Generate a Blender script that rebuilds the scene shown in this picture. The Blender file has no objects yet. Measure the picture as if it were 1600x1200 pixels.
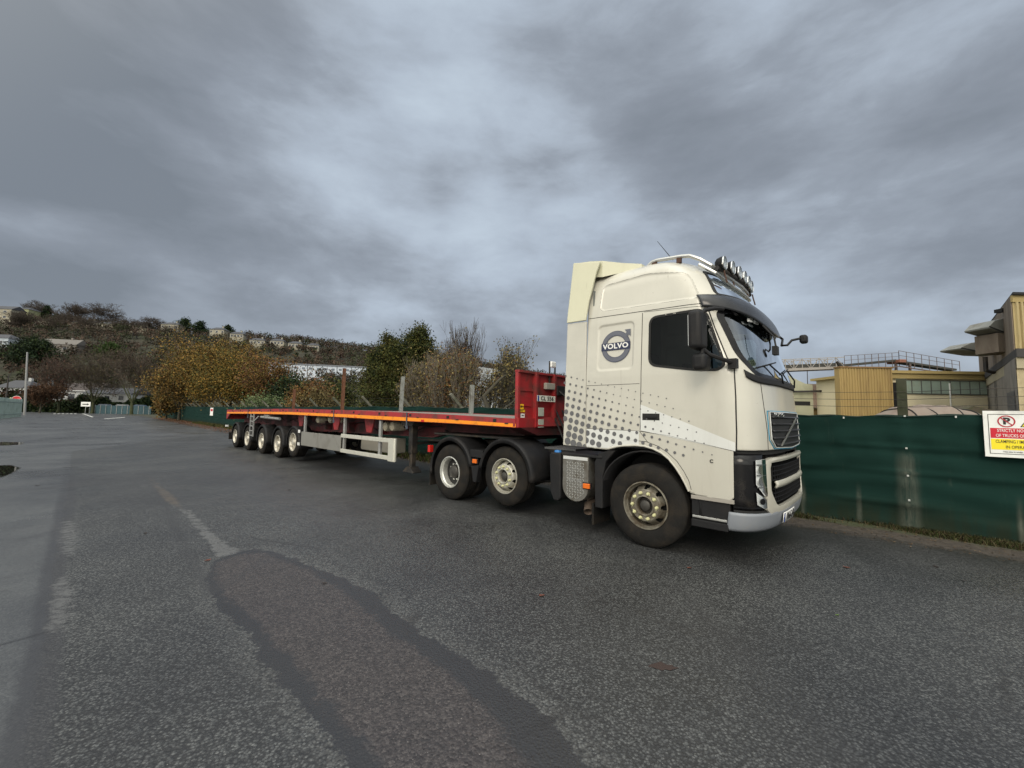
import bpy, math, random
import numpy as np
from mathutils import Vector, Matrix
random.seed(7); rng=np.random.default_rng(11)
S=bpy.context.scene; COL=S.collection
# ---------------- camera ----------------
F_PX,PIT,ROL,H=646.0,.0745,.0175,1.65
cd=bpy.data.cameras.new('camera'); cam=bpy.data.objects.new('camera',cd); COL.objects.link(cam); S.camera=cam
cd.sensor_fit='HORIZONTAL'; cd.sensor_width=36; cd.lens=F_PX/1600*36; cd.clip_start=.05; cd.clip_end=3000
FW=np.array([0,math.cos(PIT),math.sin(PIT)]); UP0=np.array([0,-math.sin(PIT),math.cos(PIT)]); R0=np.array([1.,0,0])
RT=math.cos(ROL)*R0+math.sin(ROL)*UP0; UP=-math.sin(ROL)*R0+math.cos(ROL)*UP0
cam.matrix_world=Matrix(((RT[0],UP[0],-FW[0],0),(RT[1],UP[1],-FW[1],0),(RT[2],UP[2],-FW[2],H),(0,0,0,1)))
def ray(x,y): return (x-800)*RT-(y-600)*UP+F_PX*FW
def G(x,y,z=0.):                      # a seen point of the ground
    d=ray(x,y); return np.array([0,0,H])+d*(z-H)/d[2]
def at(x,y,Y):                        # a seen point at a known distance
    d=ray(x,y); return np.array([0,0,H])+d*Y/d[1]
# ---------------- world ----------------
S.render.engine='CYCLES'
S.view_settings.view_transform='Standard'; S.view_settings.look='None'; S.view_settings.exposure=0.0; S.view_settings.gamma=1
SUN_DIR=Vector((-.28,-.90,.58)).normalized()
sun_el=math.asin(SUN_DIR.z); sun_az=math.atan2(SUN_DIR.x,SUN_DIR.y)
class N:
    def __init__(s,nt): s.nt=nt
    def n(s,t,**k):
        o=s.nt.nodes.new('ShaderNode'+t)
        for a,b in k.items():
            if a=='i':
                for q,v in b.items():
                    if hasattr(v,'is_output') : s.nt.links.new(v,o.inputs[q])
                    else: o.inputs[q].default_value=v
            else: setattr(o,a,b)
        return o
    def m(s,op,a,b=0.,c=0.,clamp=False):
        o=s.n('Math',operation=op,use_clamp=clamp); 
        for k,v in enumerate((a,b,c)):
            if hasattr(v,'is_output'): s.nt.links.new(v,o.inputs[k])
            else: o.inputs[k].default_value=v
        return o.outputs[0]
    def mr(s,v,a,b,c=0.,d=1.,t='SMOOTHSTEP'):
        o=s.n('MapRange',interpolation_type=t,i={0:v,1:a,2:b,3:c,4:d}); return o.outputs[0]
    def mix(s,f,a,b,bt='MIX'):
        o=s.n('Mix',data_type='RGBA',blend_type=bt,clamp_factor=True)
        for k,v in ((0,f),(6,a),(7,b)):
            if hasattr(v,'is_output'): s.nt.links.new(v,o.inputs[k])
            else: o.inputs[k].default_value=v if k==0 else (tuple(v)+(1,))[:4]
        return o.outputs[2]
    def ramp(s,f,st):
        o=s.n('ValToRGB'); s.nt.links.new(f,o.inputs[0]); e=o.color_ramp.elements
        while len(e)<len(st): e.new(.5)
        for k,(p,c) in enumerate(st): e[k].position=p; e[k].color=(tuple(c)+(1,))[:4] if hasattr(c,'__len__') else (c,c,c,1)
        return o.outputs[0]
    def noise(s,v,sc,det=4,ro=.55,dist=0.):
        o=s.n('TexNoise',i={'Scale':sc,'Detail':det,'Roughness':ro,'Distortion':dist}); 
        if v is not None: s.nt.links.new(v,o.inputs['Vector'])
        return o.outputs['Fac']
W=bpy.data.worlds.new('World'); S.world=W; W.use_nodes=True; wt=W.node_tree; wt.nodes.clear(); q=N(wt)
tc=q.n('TexCoord'); dirv=q.n('VectorMath',operation='NORMALIZE',i={0:tc.outputs['Generated']}).outputs[0]
sx=q.n('SeparateXYZ',i={0:dirv}); zc=q.m('MAXIMUM',sx.outputs[2],0.)
den=q.m('ADD',q.m('MULTIPLY',zc,.55),.62); px_=q.m('DIVIDE',sx.outputs[0],den); py_=q.m('DIVIDE',sx.outputs[1],den)
cv=q.n('CombineXYZ',i={0:px_,1:py_,2:q.m('MULTIPLY',zc,2.6)}).outputs[0]
n1=q.noise(cv,1.75,9,.52,.1); n2=q.noise(cv,5.,9,.62,.25)
vb=q.n('TexVoronoi',feature='SMOOTH_F1',i={'Vector':q.mix(.12,cv,q.n('TexNoise',i={'Vector':cv,'Scale':5.,'Detail':4.}).outputs['Color']),'Scale':3.1,'Smoothness':.5}).outputs['Distance']
dens=q.m('ADD',q.m('ADD',q.m('MULTIPLY',q.m('SUBTRACT',n1,.5),3.0),q.m('MULTIPLY',q.m('SUBTRACT',n2,.5),1.1)),q.m('MULTIPLY',q.m('SUBTRACT',vb,.38),1.15))
# the breaks and the heavy banks of this evening's cloud
LOBES=[(440,285,.13,.62),(640,50,.13,.42),(850,290,.13,.62),(700,320,.10,.42),(560,310,.10,.35),(300,70,.22,-.62),(450,110,.14,-.45),(60,330,.20,-.25),(1330,450,.16,.55),(1180,420,.10,.3),(330,490,.12,.25),(130,520,.12,.2),(1150,330,.10,.1),(1580,30,.14,.38),(1130,40,.14,.3),(330,150,.10,.12),(960,400,.08,.25),(470,60,.12,.25),(560,200,.14,.2),
       (120,120,.26,-.30),(1010,185,.14,-.50),(760,440,.09,-.42),(330,430,.16,-.32),(1460,250,.20,-.30),(90,410,.20,-.22),(620,470,.12,-.25),(900,90,.10,-.12),(1480,150,.16,-.2),(1250,230,.12,-.25),(660,400,.07,-.2),(180,300,.12,-.15)]
for (x,y,r,w) in LOBES:
    d=ray(x,y); d/=np.linalg.norm(d)
    dp=q.n('VectorMath',operation='DOT_PRODUCT',i={0:dirv,1:tuple(d)}).outputs['Value']
    dens=q.m('ADD',dens,q.mr(dp,math.cos(r*1.9),1.0,0.,w*.72))
cloud=q.ramp(q.m('ADD',q.m('MULTIPLY',dens,.56),.50),[(0.,(.200,.228,.266)),(.28,(.252,.284,.332)),(.46,(.305,.345,.402)),(.58,(.365,.415,.483)),(.76,(.435,.50,.585)),(1.,(.51,.59,.68))])
hz=q.mr(sx.outputs[2],-.02,.20,.45,0.)
cloud=q.mix(hz,cloud,(.31,.35,.41))
# unseen sky round the sun and overhead, brightened and warmed to light the scene
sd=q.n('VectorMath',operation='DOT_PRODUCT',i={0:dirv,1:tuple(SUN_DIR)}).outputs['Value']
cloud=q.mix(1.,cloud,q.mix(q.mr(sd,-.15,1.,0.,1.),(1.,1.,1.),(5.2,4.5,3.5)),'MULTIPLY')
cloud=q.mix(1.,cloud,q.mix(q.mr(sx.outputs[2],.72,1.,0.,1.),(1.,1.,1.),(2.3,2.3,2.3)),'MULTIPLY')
sky=q.n('TexSky',sky_type='NISHITA',sun_disc=False,sun_elevation=sun_el,sun_rotation=sun_az)
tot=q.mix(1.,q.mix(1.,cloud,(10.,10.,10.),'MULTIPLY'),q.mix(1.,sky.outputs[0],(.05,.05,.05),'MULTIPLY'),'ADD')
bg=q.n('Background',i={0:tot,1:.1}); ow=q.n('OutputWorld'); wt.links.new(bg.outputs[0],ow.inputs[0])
W.cycles.sampling_method='MANUAL'; W.cycles.sample_map_resolution=1024
sl=bpy.data.lights.new('sun','SUN'); sl.energy=1.35; sl.angle=math.radians(22); sl.color=(1,.89,.74)
so=bpy.data.objects.new('sun',sl); COL.objects.link(so); so.rotation_euler=SUN_DIR.to_track_quat('Z','Y').to_euler(); so.location=(0,-20,30)
# ---------------- materials ----------------
MATS={}
def mat(name,col,rough=.6,metal=0.,var=.12,vs=3.,bump=0.,bs=60.,dirt=None,ds=2.,dlo=.45,dhi=.75,spec=.4,coat=0.,tint=False,lo=None,stretch=None):
    if name in MATS: return MATS[name]
    m=bpy.data.materials.new(name); m.use_nodes=True; nt=m.node_tree; nt.nodes.clear(); q=N(nt)
    t=q.n('TexCoord').outputs['Object']
    v=t
    if stretch: v=q.n('Mapping',i={0:t,3:stretch}).outputs[0]
    c=q.mix(q.noise(v,vs,5),tuple(x*(1-var) for x in col),tuple(min(1,x*(1+var)) for x in col))
    if tint: c=q.mix(1.,c,q.n('Attribute',attribute_name='tint').outputs['Color'],'MULTIPLY')
    r=rough
    if dirt:
        f=q.mr(q.noise(v,ds,7,.6,.4),dlo,dhi,0.,.85); c=q.mix(f,c,dirt); r=q.m('ADD',q.m('MULTIPLY',f,.25),rough,clamp=True)
    b=q.n('BsdfPrincipled',i={'Base Color':c,'Roughness':r,'Metallic':metal,'Specular IOR Level':spec,'Coat Weight':coat})
    if bump: nt.links.new(q.n('Bump',i={'Strength':bump,'Distance':.01,'Height':q.noise(v,bs,4,.6)}).outputs[0],b.inputs['Normal'])
    o=q.n('OutputMaterial'); nt.links.new(b.outputs[0],o.inputs[0]); MATS[name]=m; return m
def glassmat(name,tint,refl=1.,rough=.02):
    if name in MATS: return MATS[name]
    m=bpy.data.materials.new(name); m.use_nodes=True; nt=m.node_tree; nt.nodes.clear(); q=N(nt)
    fr=q.n('LayerWeight',i={0:.22}).outputs['Fresnel']
    fa=q.m('MULTIPLY',q.m('ADD',fr,.04),refl,clamp=True)
    mx=q.n('MixShader',i={0:fa,1:q.n('BsdfTransparent',i={0:tuple(tint)+(1,)}).outputs[0],2:q.n('BsdfGlossy',i={0:(.9,.95,1,1),'Roughness':rough}).outputs[0]})
    o=q.n('OutputMaterial'); nt.links.new(mx.outputs[0],o.inputs[0]); MATS[name]=m; return m
# ---------------- mesh builder ----------------
class MB:
    def __init__(s): s.v=[]; s.f=[]
    def add(s,vs,fs):
        n=len(s.v); s.v+= [tuple(map(float,p)) for p in vs]; s.f+=[tuple(i+n for i in f) for f in fs]; return s
    def box(s,a,b):
        x0,y0,z0=a; x1,y1,z1=b
        return s.add([(x0,y0,z0),(x1,y0,z0),(x1,y1,z0),(x0,y1,z0),(x0,y0,z1),(x1,y0,z1),(x1,y1,z1),(x0,y1,z1)],[(3,2,1,0),(4,5,6,7),(0,1,5,4),(1,2,6,5),(2,3,7,6),(3,0,4,7)])
    def bar(s,p,q_,w,h=None,up=(0,0,1)):
        p=Vector(p);q_=Vector(q_);h=h or w; d=(q_-p).normalized(); u=Vector(up)
        if abs(d.dot(u))>.98: u=Vector((1,0,0))
        a=d.cross(u).normalized()*w/2; b=a.cross(d).normalized()*h/2
        return s.add([p-a-b,p+a-b,p+a+b,p-a+b,q_-a-b,q_+a-b,q_+a+b,q_-a+b],[(0,1,2,3),(7,6,5,4),(4,5,1,0),(5,6,2,1),(6,7,3,2),(7,4,0,3)])
    def tube(s,pts,r,k=8,cap=True,closed=False):
        pts=[Vector(p) for p in pts]; n=len(pts); R=r if hasattr(r,'__len__') else [r]*n; vs=[];fs=[]; pa=None
        for i,p in enumerate(pts):
            if closed: d=pts[(i+1)%n]-pts[i-1]
            else: d=pts[min(i+1,n-1)]-pts[max(i-1,0)]
            d.normalize()
            if pa is None: a=d.cross(Vector((0,0,1)) if abs(d.z)<.95 else Vector((1,0,0)))
            else: a=pa-d*pa.dot(d)
            a.normalize(); pa=a; b=d.cross(a)
            for j in range(k): t=2*math.pi*j/k; vs.append(p+(a*math.cos(t)+b*math.sin(t))*R[i])
        for i in range(n if closed else n-1):
            for j in range(k): fs.append((i*k+j,i*k+(j+1)%k,((i+1)%n)*k+(j+1)%k,((i+1)%n)*k+j))
        if cap and not closed: fs+= [tuple(range(k))[::-1],tuple((n-1)*k+j for j in range(k))]
        return s.add(vs,fs)
    def lathe(s,prof,c=(0,0,0),k=48,axis='y'):   # prof: (r, a) pairs
        vs=[];fs=[]; m=len(prof)
        for i in range(k):
            t=2*math.pi*i/k; ct,st=math.cos(t),math.sin(t)
            for r,a in prof:
                p=(r*ct,a,r*st) if axis=='y' else ((r*ct,r*st,a) if axis=='z' else (a,r*ct,r*st))
                vs.append((p[0]+c[0],p[1]+c[1],p[2]+c[2]))
        for i in range(k):
            for j in range(m-1): fs.append((i*m+j,i*m+j+1,((i+1)%k)*m+j+1,((i+1)%k)*m+j))
        return s.add(vs,fs)
    def prism(s,poly,v0,v1,fn):                  # poly in 2D swept between v0 and v1, fn(u,v,w)->xyz
        n=len(poly); vs=[fn(a,b,v0) for a,b in poly]+[fn(a,b,v1) for a,b in poly]
        return s.add(vs,[tuple(range(n))[::-1],tuple(range(n,2*n))]+[(i,(i+1)%n,n+(i+1)%n,n+i) for i in range(n)])
    def grid(s,fn,us,vs_,flip=False):
        P_=[fn(u,v) for v in vs_ for u in us]; a=len(us)
        F_=[(j*a+i,j*a+i+1,(j+1)*a+i+1,(j+1)*a+i) for j in range(len(vs_)-1) for i in range(a-1)]
        return s.add(P_,[f[::-1] for f in F_] if flip else F_)
    def build(s,name,m,parent=None,smooth=False,bevel=0.,solid=0.,angle=35,seg=2):
        me=bpy.data.meshes.new(name); me.from_pydata(s.v,[],s.f); me.update()
        return link(name,me,m,parent,smooth,bevel,solid,angle,seg)
def link(name,me,m,parent=None,smooth=False,bevel=0.,solid=0.,angle=35,seg=2):
    o=bpy.data.objects.new(name,me); COL.objects.link(o)
    for x in (m if isinstance(m,(list,tuple)) else [m]): me.materials.append(x)
    if smooth:
        me.polygons.foreach_set('use_smooth',[True]*len(me.polygons))
        me.set_sharp_from_angle(angle=math.radians(angle))
    if solid: d=o.modifiers.new('solid','SOLIDIFY'); d.thickness=solid; d.offset=-1
    if bevel: d=o.modifiers.new('bevel','BEVEL'); d.width=bevel; d.segments=seg; d.limit_method='ANGLE'; d.angle_limit=math.radians(40)
    if parent is not None: o.parent=parent
    return o
def fastmesh(name,V_,F_,mi=None,tint=None,smooth=False):
    V_=np.asarray(V_,np.float32); F_=np.asarray(F_,np.int32); n,k=F_.shape
    me=bpy.data.meshes.new(name); me.vertices.add(len(V_)); me.vertices.foreach_set('co',V_.ravel())
    me.loops.add(n*k); me.loops.foreach_set('vertex_index',F_.ravel()); me.polygons.add(n)
    me.polygons.foreach_set('loop_start',np.arange(0,n*k,k,dtype=np.int32)); me.polygons.foreach_set('loop_total',np.full(n,k,np.int32))
    if mi is not None: me.polygons.foreach_set('material_index',np.asarray(mi,np.int32))
    if smooth: me.polygons.foreach_set('use_smooth',np.ones(n,bool))
    me.update(calc_edges=True)
    if tint is not None:
        a=me.color_attributes.new('tint','FLOAT_COLOR','POINT'); c=np.ones((len(V_),4),np.float32); c[:,:3]=tint; a.data.foreach_set('color',c.ravel())
    return me
def tag(o,label=None,cat=None,group=None,kind=None):
    for k,v in (('label',label),('category',cat),('group',group),('kind',kind)):
        if v: o[k]=v
    return o
def empty(name,loc=(0,0,0),rz=0.,parent=None):
    o=bpy.data.objects.new(name,None); COL.objects.link(o); o.location=loc; o.rotation_euler=(0,0,rz); o.empty_display_size=.3
    if parent is not None: o.parent=parent
    return o
def copy_tree(o,parent=None):
    c=o.copy(); COL.objects.link(c); c.parent=parent
    for ch in [x for x in bpy.data.objects if x.parent==o]: copy_tree(ch,c)
    return c
def text(s,size,M,parent,m,name='lettering',ext=.0015,bold=0.,sx=1.,align='CENTER',space=1.):
    cu=bpy.data.curves.new('t','FONT'); cu.body=s; cu.size=size; cu.extrude=ext; cu.offset=bold; cu.align_x=align; cu.align_y='CENTER'; cu.space_character=space; cu.resolution_u=3
    o=bpy.data.objects.new('t',cu); me=bpy.data.meshes.new_from_object(o); bpy.data.objects.remove(o)
    o=link(name,me,m,parent); me.transform(Matrix.Diagonal((sx,1,1,1))); me.transform(M); return o
def frameM(o,x,y): 
    x=Vector(x).normalized(); y=Vector(y).normalized(); z=x.cross(y)
    return Matrix(((x.x,y.x,z.x,o[0]),(x.y,y.y,z.y,o[1]),(x.z,y.z,z.z,o[2]),(0,0,0,1)))
# ---------------- sdf helpers ----------------
def sdpoly(P_,poly):
    P_=np.asarray(P_,float); poly=np.asarray(poly,float); n=len(poly); d=np.full(P_.shape[:-1],1e9); s_=np.ones(P_.shape[:-1])
    for i in range(n):
        a=poly[i]; b=poly[i-1]; e=b-a; w=P_-a
        t=np.clip((w@e)/(e@e),0,1); bb=w-t[...,None]*e; d=np.minimum(d,(bb**2).sum(-1))
        c1=P_[...,1]>=a[1]; c2=P_[...,1]<b[1]; c3=e[0]*w[...,1]>e[1]*w[...,0]
        s_=np.where((c1&c2&c3)|(~c1&~c2&~c3),-s_,s_)
    return s_*np.sqrt(d)
def sdline(P_,pts):
    P_=np.asarray(P_,float); d=np.full(P_.shape[:-1],1e9)
    for a,b in zip(pts[:-1],pts[1:]):
        a=np.asarray(a,float);b=np.asarray(b,float); e=b-a; w=P_-a; t=np.clip((w@e)/(e@e),0,1); d=np.minimum(d,((w-t[...,None]*e)**2).sum(-1))
    return np.sqrt(d)
def roundpoly(poly,r,k=6):
    out=[]; n=len(poly)
    for i in range(n):
        p=np.array(poly[i],float); a=np.array(poly[i-1],float)-p; b=np.array(poly[(i+1)%n],float)-p
        la,lb=np.linalg.norm(a),np.linalg.norm(b); rr=min(r,la*.45,lb*.45); A=p+a/la*rr; B=p+b/lb*rr
        for j in range(k+1): t=j/k; out.append(tuple((1-t)**2*A+2*t*(1-t)*p+t*t*B))
    return out
def dense(poly,step,closed=True):
    out=[]; n=len(poly)
    for i in range(n if closed else n-1):
        a=np.array(poly[i],float); b=np.array(poly[(i+1)%n],float); k=max(1,int(np.ceil(np.linalg.norm(b-a)/step)))
        for j in range(k): out.append(tuple(a+(b-a)*j/k))
    if not closed: out.append(tuple(poly[-1]))
    return out
# common materials
BLK=mat('black_plastic',(.013,.013,.014),.5,0,.3,5,.2,90,dirt=(.030,.026,.023),ds=3,dlo=.45,dhi=.85,spec=.2)
RUB=mat('tyre_rubber',(.013,.0125,.012),.75,0,.3,8,.4,40,dirt=(.030,.025,.020),ds=5,dlo=.4,dhi=.75,spec=.12)
SEAM=mat('dark_joint',(.012,.012,.012),.8)
GALV=mat('galvanised_steel',(.36,.36,.35),.5,.5,.2,4,.1,40,dirt=(.22,.21,.19),ds=5)
STEEL=mat('dark_steel',(.030,.028,.027),.6,.3,.3,6,.2,50,dirt=(.09,.07,.05),ds=4)
ALU=mat('aluminium',(.52,.52,.50),.34,.85,.12,5,.05,60,dirt=(.3,.28,.24),ds=4,dlo=.5,dhi=.8)
CHROME=mat('chrome',(.75,.75,.74),.12,1.,.05)
WHITE=mat('white_paint',(.70,.70,.68),.4)
ORANGEL=mat('amber_lens',(.62,.13,.012),.25,0,.1,40)
REDL=mat('red_lens',(.45,.015,.01),.25,0,.1,40)
BLACKT=mat('black_print',(.015,.015,.016),.5)
BLUE=mat('blue_print',(.02,.06,.28),.5)
WOOD=mat('weathered_wood',(.13,.115,.095),.85,0,.3,10,.3,50)
# ======================= GROUND =======================
YAW=.817; ORG=np.array([1.708,5.398,0.])
Fv=np.array([math.sin(YAW),-math.cos(YAW),0]); Lv=np.array([math.cos(YAW),math.sin(YAW),0])
def TW(s,y,z=0): return ORG+s*Fv+y*Lv+np.array([0,0,z])   # from the lorry's frame to the world
FENCE=[tuple(TW(s,y)[:2]) for s,y in ((9.5,4.05),(5,3.95),(1,3.85),(-5,3.95),(-12,4.15),(-22,4.5),(-34,5.0),(-48,5.5),(-66,6.2),(-85,6.8),(-108,7.6))]
def gx(pts): return [tuple(G(*p)[:2]) for p in pts]
PATCH=gx([(372,866),(405,862),(440,872),(490,893),(530,918),(560,940),(610,985),(680,1030),(740,1085),(800,1150),(860,1230),(700,1260),(610,1225),(560,1160),(500,1095),(455,1035),(420,1005),(400,975),(352,938),(330,905),(336,880)])
TAR=gx([(370,861),(410,858),(445,868),(500,890),(540,905),(590,930),(630,970),(700,1012),(780,1065),(860,1125),(960,1235),(600,1290),(520,1160),(460,1090),(410,1030),(385,985),(340,950),(322,910),(330,878)])
CRACK=gx([(112,705),(107,765),(100,800),(92,850),(82,900),(76,960),(68,1030),(52,1110),(35,1190),(20,1280)])
CRACKW=[.10,.12,.10,.09,.085,.085,.085,.09,.09,.09]
FILM1=gx([(103,812),(117,822),(118,845),(108,868),(99,862),(98,835)]); FILM2=gx([(100,900),(108,912),(112,940),(100,985),(84,988),(86,940),(90,912)])
LINE=gx([(280,790),(298,800),(330,832),(352,848),(375,862),(340,872),(325,848),(305,825),(288,805)])
LINEB=gx([(228,742),(240,750),(275,778),(285,795),(262,785),(245,765)])
PUD=[gx([(-30,728),(10,725),(34,731),(20,739),(6,745),(-20,750),(-60,748)]),gx([(-20,691),(25,690),(41,692),(28,696),(-10,698)])]
DARK1=gx([(98,729),(125,729),(118,734),(105,735)]); DARK2=gx([(103,738),(112,742),(116,766),(104,768),(104,750)])
def axis(a,b,lo,hi,fine,g):
    c=list(np.arange(a,b+1e-6,fine)); st=fine; x=a
    while x>lo: st*=g; x-=st; c.insert(0,max(x,lo))
    st=fine; x=b
    while x<hi: st*=g; x+=st; c.append(min(x,hi))
    return np.array(c)
ax=axis(-5,8,-400,60,.075,1.05); ay=axis(1.0,10,-14,150,.075,1.05)
XX,YY=np.meshgrid(ax,ay); PP=np.stack([XX,YY],-1)
vz=sdline(PP,FENCE)                     # distance to the fence line
fs=(PP-ORG[:2])@Fv[:2]; fl=(PP-ORG[:2])@Lv[:2]
fy=np.interp(fs.ravel(),[-108,-85,-66,-48,-34,-22,-12,-5,1,5,9.5,20],[7.6,6.8,6.2,5.5,5.,4.5,4.15,3.95,3.85,3.95,4.05,4.05]).reshape(fs.shape)
beyond=fl-fy                            # positive beyond the fence
keep=(beyond<.5)
nv=np.arange(XX.size).reshape(XX.shape)
qd=np.stack([nv[:-1,:-1],nv[:-1,1:],nv[1:,1:],nv[1:,:-1]],-1).reshape(-1,4)
kq=keep.ravel()[qd].all(1)&(XX.ravel()[qd].min(1)>-262)
ZZ=np.full(XX.size,.0); 
me=fastmesh('road',np.stack([XX.ravel(),YY.ravel(),ZZ],-1),qd[kq])
def attr(name,val):
    a=me.attributes.new(name,'FLOAT','POINT'); a.data.foreach_set('value',np.clip(np.asarray(val,np.float32).ravel(),-3,3))
attr('patch',sdpoly(PP,PATCH)); attr('tar',sdpoly(PP,TAR))
cr=np.full(XX.shape,9.)
for i in range(len(CRACK)-1): cr=np.minimum(cr,sdline(PP,CRACK[i:i+2])-.5*(CRACKW[i]+CRACKW[i+1])/1)
attr('crack',cr)
ycr=[p[1] for p in CRACK][::-1]; xcr=[p[0] for p in CRACK][::-1]
attr('leftside',np.interp(YY.ravel(),[-14]+ycr+[60],[xcr[0]-1]+xcr+[-30]).reshape(XX.shape)-XX)
attr('film',np.minimum(sdpoly(PP,FILM1),sdpoly(PP,FILM2))); attr('line',sdpoly(PP,LINE)); attr('lineb',sdpoly(PP,LINEB))
attr('puddle',np.minimum(np.minimum(sdpoly(PP,PUD[0]),sdpoly(PP,PUD[1])),9)); attr('dark',np.minimum(sdpoly(PP,DARK1),sdpoly(PP,DARK2)))
attr('verge',-beyond)
attr('seam2',np.minimum(sdline(PP,gx([(222,742),(150,735),(105,733)])),sdline(PP,gx([(330,925),(300,880),(262,800),(236,752),(215,715),(190,690),(170,672),(150,660)]))))
def asphalt():
    m=bpy.data.materials.new('wet_asphalt'); m.use_nodes=True; nt=m.node_tree; nt.nodes.clear(); q=N(nt)
    P_=q.n('TexCoord').outputs['Object']; A=lambda n: q.n('Attribute',attribute_name=n).outputs['Fac']
    vor=q.n('TexVoronoi',i={'Vector':P_,'Scale':64.}); vor3=q.n('TexVoronoi',i={'Vector':P_,'Scale':118.}); chip=q.m('ADD',q.m('MULTIPLY',q.m('SUBTRACT',q.m('ADD',q.m('MULTIPLY',q.n('SeparateColor',i={0:vor.outputs['Color']}).outputs[0],.62),q.m('MULTIPLY',q.n('SeparateColor',i={0:vor3.outputs['Color']}).outputs[0],.38)),.5),1.45),.5,clamp=True)
    vd=vor.outputs['Distance']
    fine=q.noise(P_,130,3,.6); mid=q.noise(P_,16,4,.6); big=q.noise(P_,.55,5,.6,.5); huge=q.noise(P_,.14,3,.5)
    edge=q.noise(P_,7,6,.68); edge2=q.noise(P_,34,4,.6)
    rag=q.m('ADD',q.m('MULTIPLY',q.m('SUBTRACT',edge,.5),.24),q.m('MULTIPLY',q.m('SUBTRACT',edge2,.5),.10))
    def reg(n,w=.02,off=0.,k=1.): return q.mr(q.m('ADD',A(n),q.m('MULTIPLY',rag,k)),off-w,off+w,1.,0.)
    c=q.ramp(q.m('ADD',q.m('MULTIPLY',chip,.62),q.m('MULTIPLY',fine,.5)),[(.12,(.017,.018,.020)),(.34,(.046,.049,.051)),(.52,(.078,.082,.084)),(.75,(.122,.126,.126)),(.95,(.22,.225,.22))])
    c=q.mix(q.mr(vd,.32,.66,0.,.85),c,(.012,.013,.015))
    v2=q.n('TexVoronoi',i={'Vector':P_,'Scale':95.}); sp=q.m('MULTIPLY',q.m('GREATER_THAN',q.n('SeparateColor',i={0:v2.outputs['Color']}).outputs[1],.988),q.mr(v2.outputs['Distance'],.18,.34,1.,0.)); sp2=q.m('MULTIPLY',q.m('GREATER_THAN',q.n('SeparateColor',i={0:v2.outputs['Color']}).outputs[0],.93),q.mr(v2.outputs['Distance'],.12,.30,1.,0.)); c=q.mix(q.m('MULTIPLY',sp,.7),c,(.42,.41,.38))
    # smoother older surfacing on the left, brown sealed trench, tar band
    ls=q.mr(q.m('ADD',A('leftside'),q.m('MULTIPLY',rag,.5)),-.03,.05,0.,1.)
    old=q.ramp(q.m('ADD',q.m('MULTIPLY',fine,.8),q.m('MULTIPLY',chip,.16)),[(.25,(.060,.064,.070)),(.5,(.098,.103,.110)),(.85,(.135,.138,.142))])
    c=q.mix(q.m('MULTIPLY',ls,.8),c,old)
    c=q.mix(1.,c,q.mix(q.mr(big,.3,.7),(.72,.73,.75),(1.22,1.22,1.19)),'MULTIPLY')
    c=q.mix(1.,c,q.mix(q.mr(huge,.35,.65),(.80,.81,.83),(1.14,1.14,1.12)),'MULTIPLY')
    tar=reg('tar',.012); core=reg('patch',.035,-.02)
    pal=q.mr(A('tar'),.0,.22,1.,0.)    # pale silt washed along the band's edge
    c=q.mix(q.m('MULTIPLY',q.m('MULTIPLY',pal,q.mr(edge2,.42,.6)),.28),c,(.19,.19,.18))
    c=q.mix(tar,c,q.mix(fine,(.014,.015,.017),(.033,.034,.038)))
    br=q.ramp(q.m('ADD',q.m('MULTIPLY',chip,.55),q.m('MULTIPLY',fine,.5)),[(.2,(.014,.012,.013)),(.45,(.036,.031,.032)),(.7,(.064,.055,.054)),(1.,(.16,.145,.14))])
    c=q.mix(core,c,br); c=q.mix(q.m('MULTIPLY',q.m('MULTIPLY',core,sp2),.7),c,(.38,.35,.33))
    ck=reg('crack',.035,.0,.5); c=q.mix(q.m('MULTIPLY',ck,.75),c,(.040,.041,.046))
    s2=q.mr(q.m('ADD',A('seam2'),q.m('MULTIPLY',rag,.5)),.02,.09,.55,0.); c=q.mix(s2,c,(.03,.031,.034))
    fl=reg('film',.05,0.,1.3); ln=q.m('MULTIPLY',reg('line',.012,0.,1.5),q.mr(edge2,.36,.52,.25,1.)); lb=reg('lineb',.03,0.,.9)
    pale=q.m('MAXIMUM',fl,q.m('MAXIMUM',ln,0.)); c=q.mix(q.m('MULTIPLY',pale,.85),c,(.165,.165,.16)); c=q.mix(q.m('MULTIPLY',lb,.6),c,(.13,.10,.07))
    dk=reg('dark',.03,.0,.6); c=q.mix(q.m('MULTIPLY',dk,.8),c,(.02,.02,.022))
    oil=q.mr(q.noise(P_,.9,6,.7,1.),.60,.72,0.,.6); c=q.mix(oil,c,(.022,.021,.021))
    fc=q.n('TexVoronoi',feature='DISTANCE_TO_EDGE',i={'Vector':q.mix(.10,P_,q.n('TexNoise',i={'Vector':P_,'Scale':3.,'Detail':5.}).outputs['Color']),'Scale':.33}).outputs['Distance']; c=q.mix(q.m('MULTIPLY',q.mr(fc,.0,.012,1.,0.),q.mr(q.noise(P_,.6,3),.50,.62,0.,.6)),c,(.012,.012,.013))
    tm=q.noise(q.n('Mapping',i={0:P_,2:(0,0,-.82),3:(2.6,.10,1.)}).outputs[0],1.2,4,.55); c=q.mix(q.mr(tm,.56,.74,0.,.38),c,(.030,.031,.034))
    # darker ground and mud towards the fence
    vr=q.m('ADD',A('verge'),q.m('MULTIPLY',q.m('SUBTRACT',q.noise(P_,1.6,6,.65),.5),1.1))
    fence_dark=q.mr(vr,1.2,5.2,1.,0.); c=q.mix(q.m('MULTIPLY',fence_dark,.62),c,(.020,.018,.017))  # colour darkens towards the fence
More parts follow.
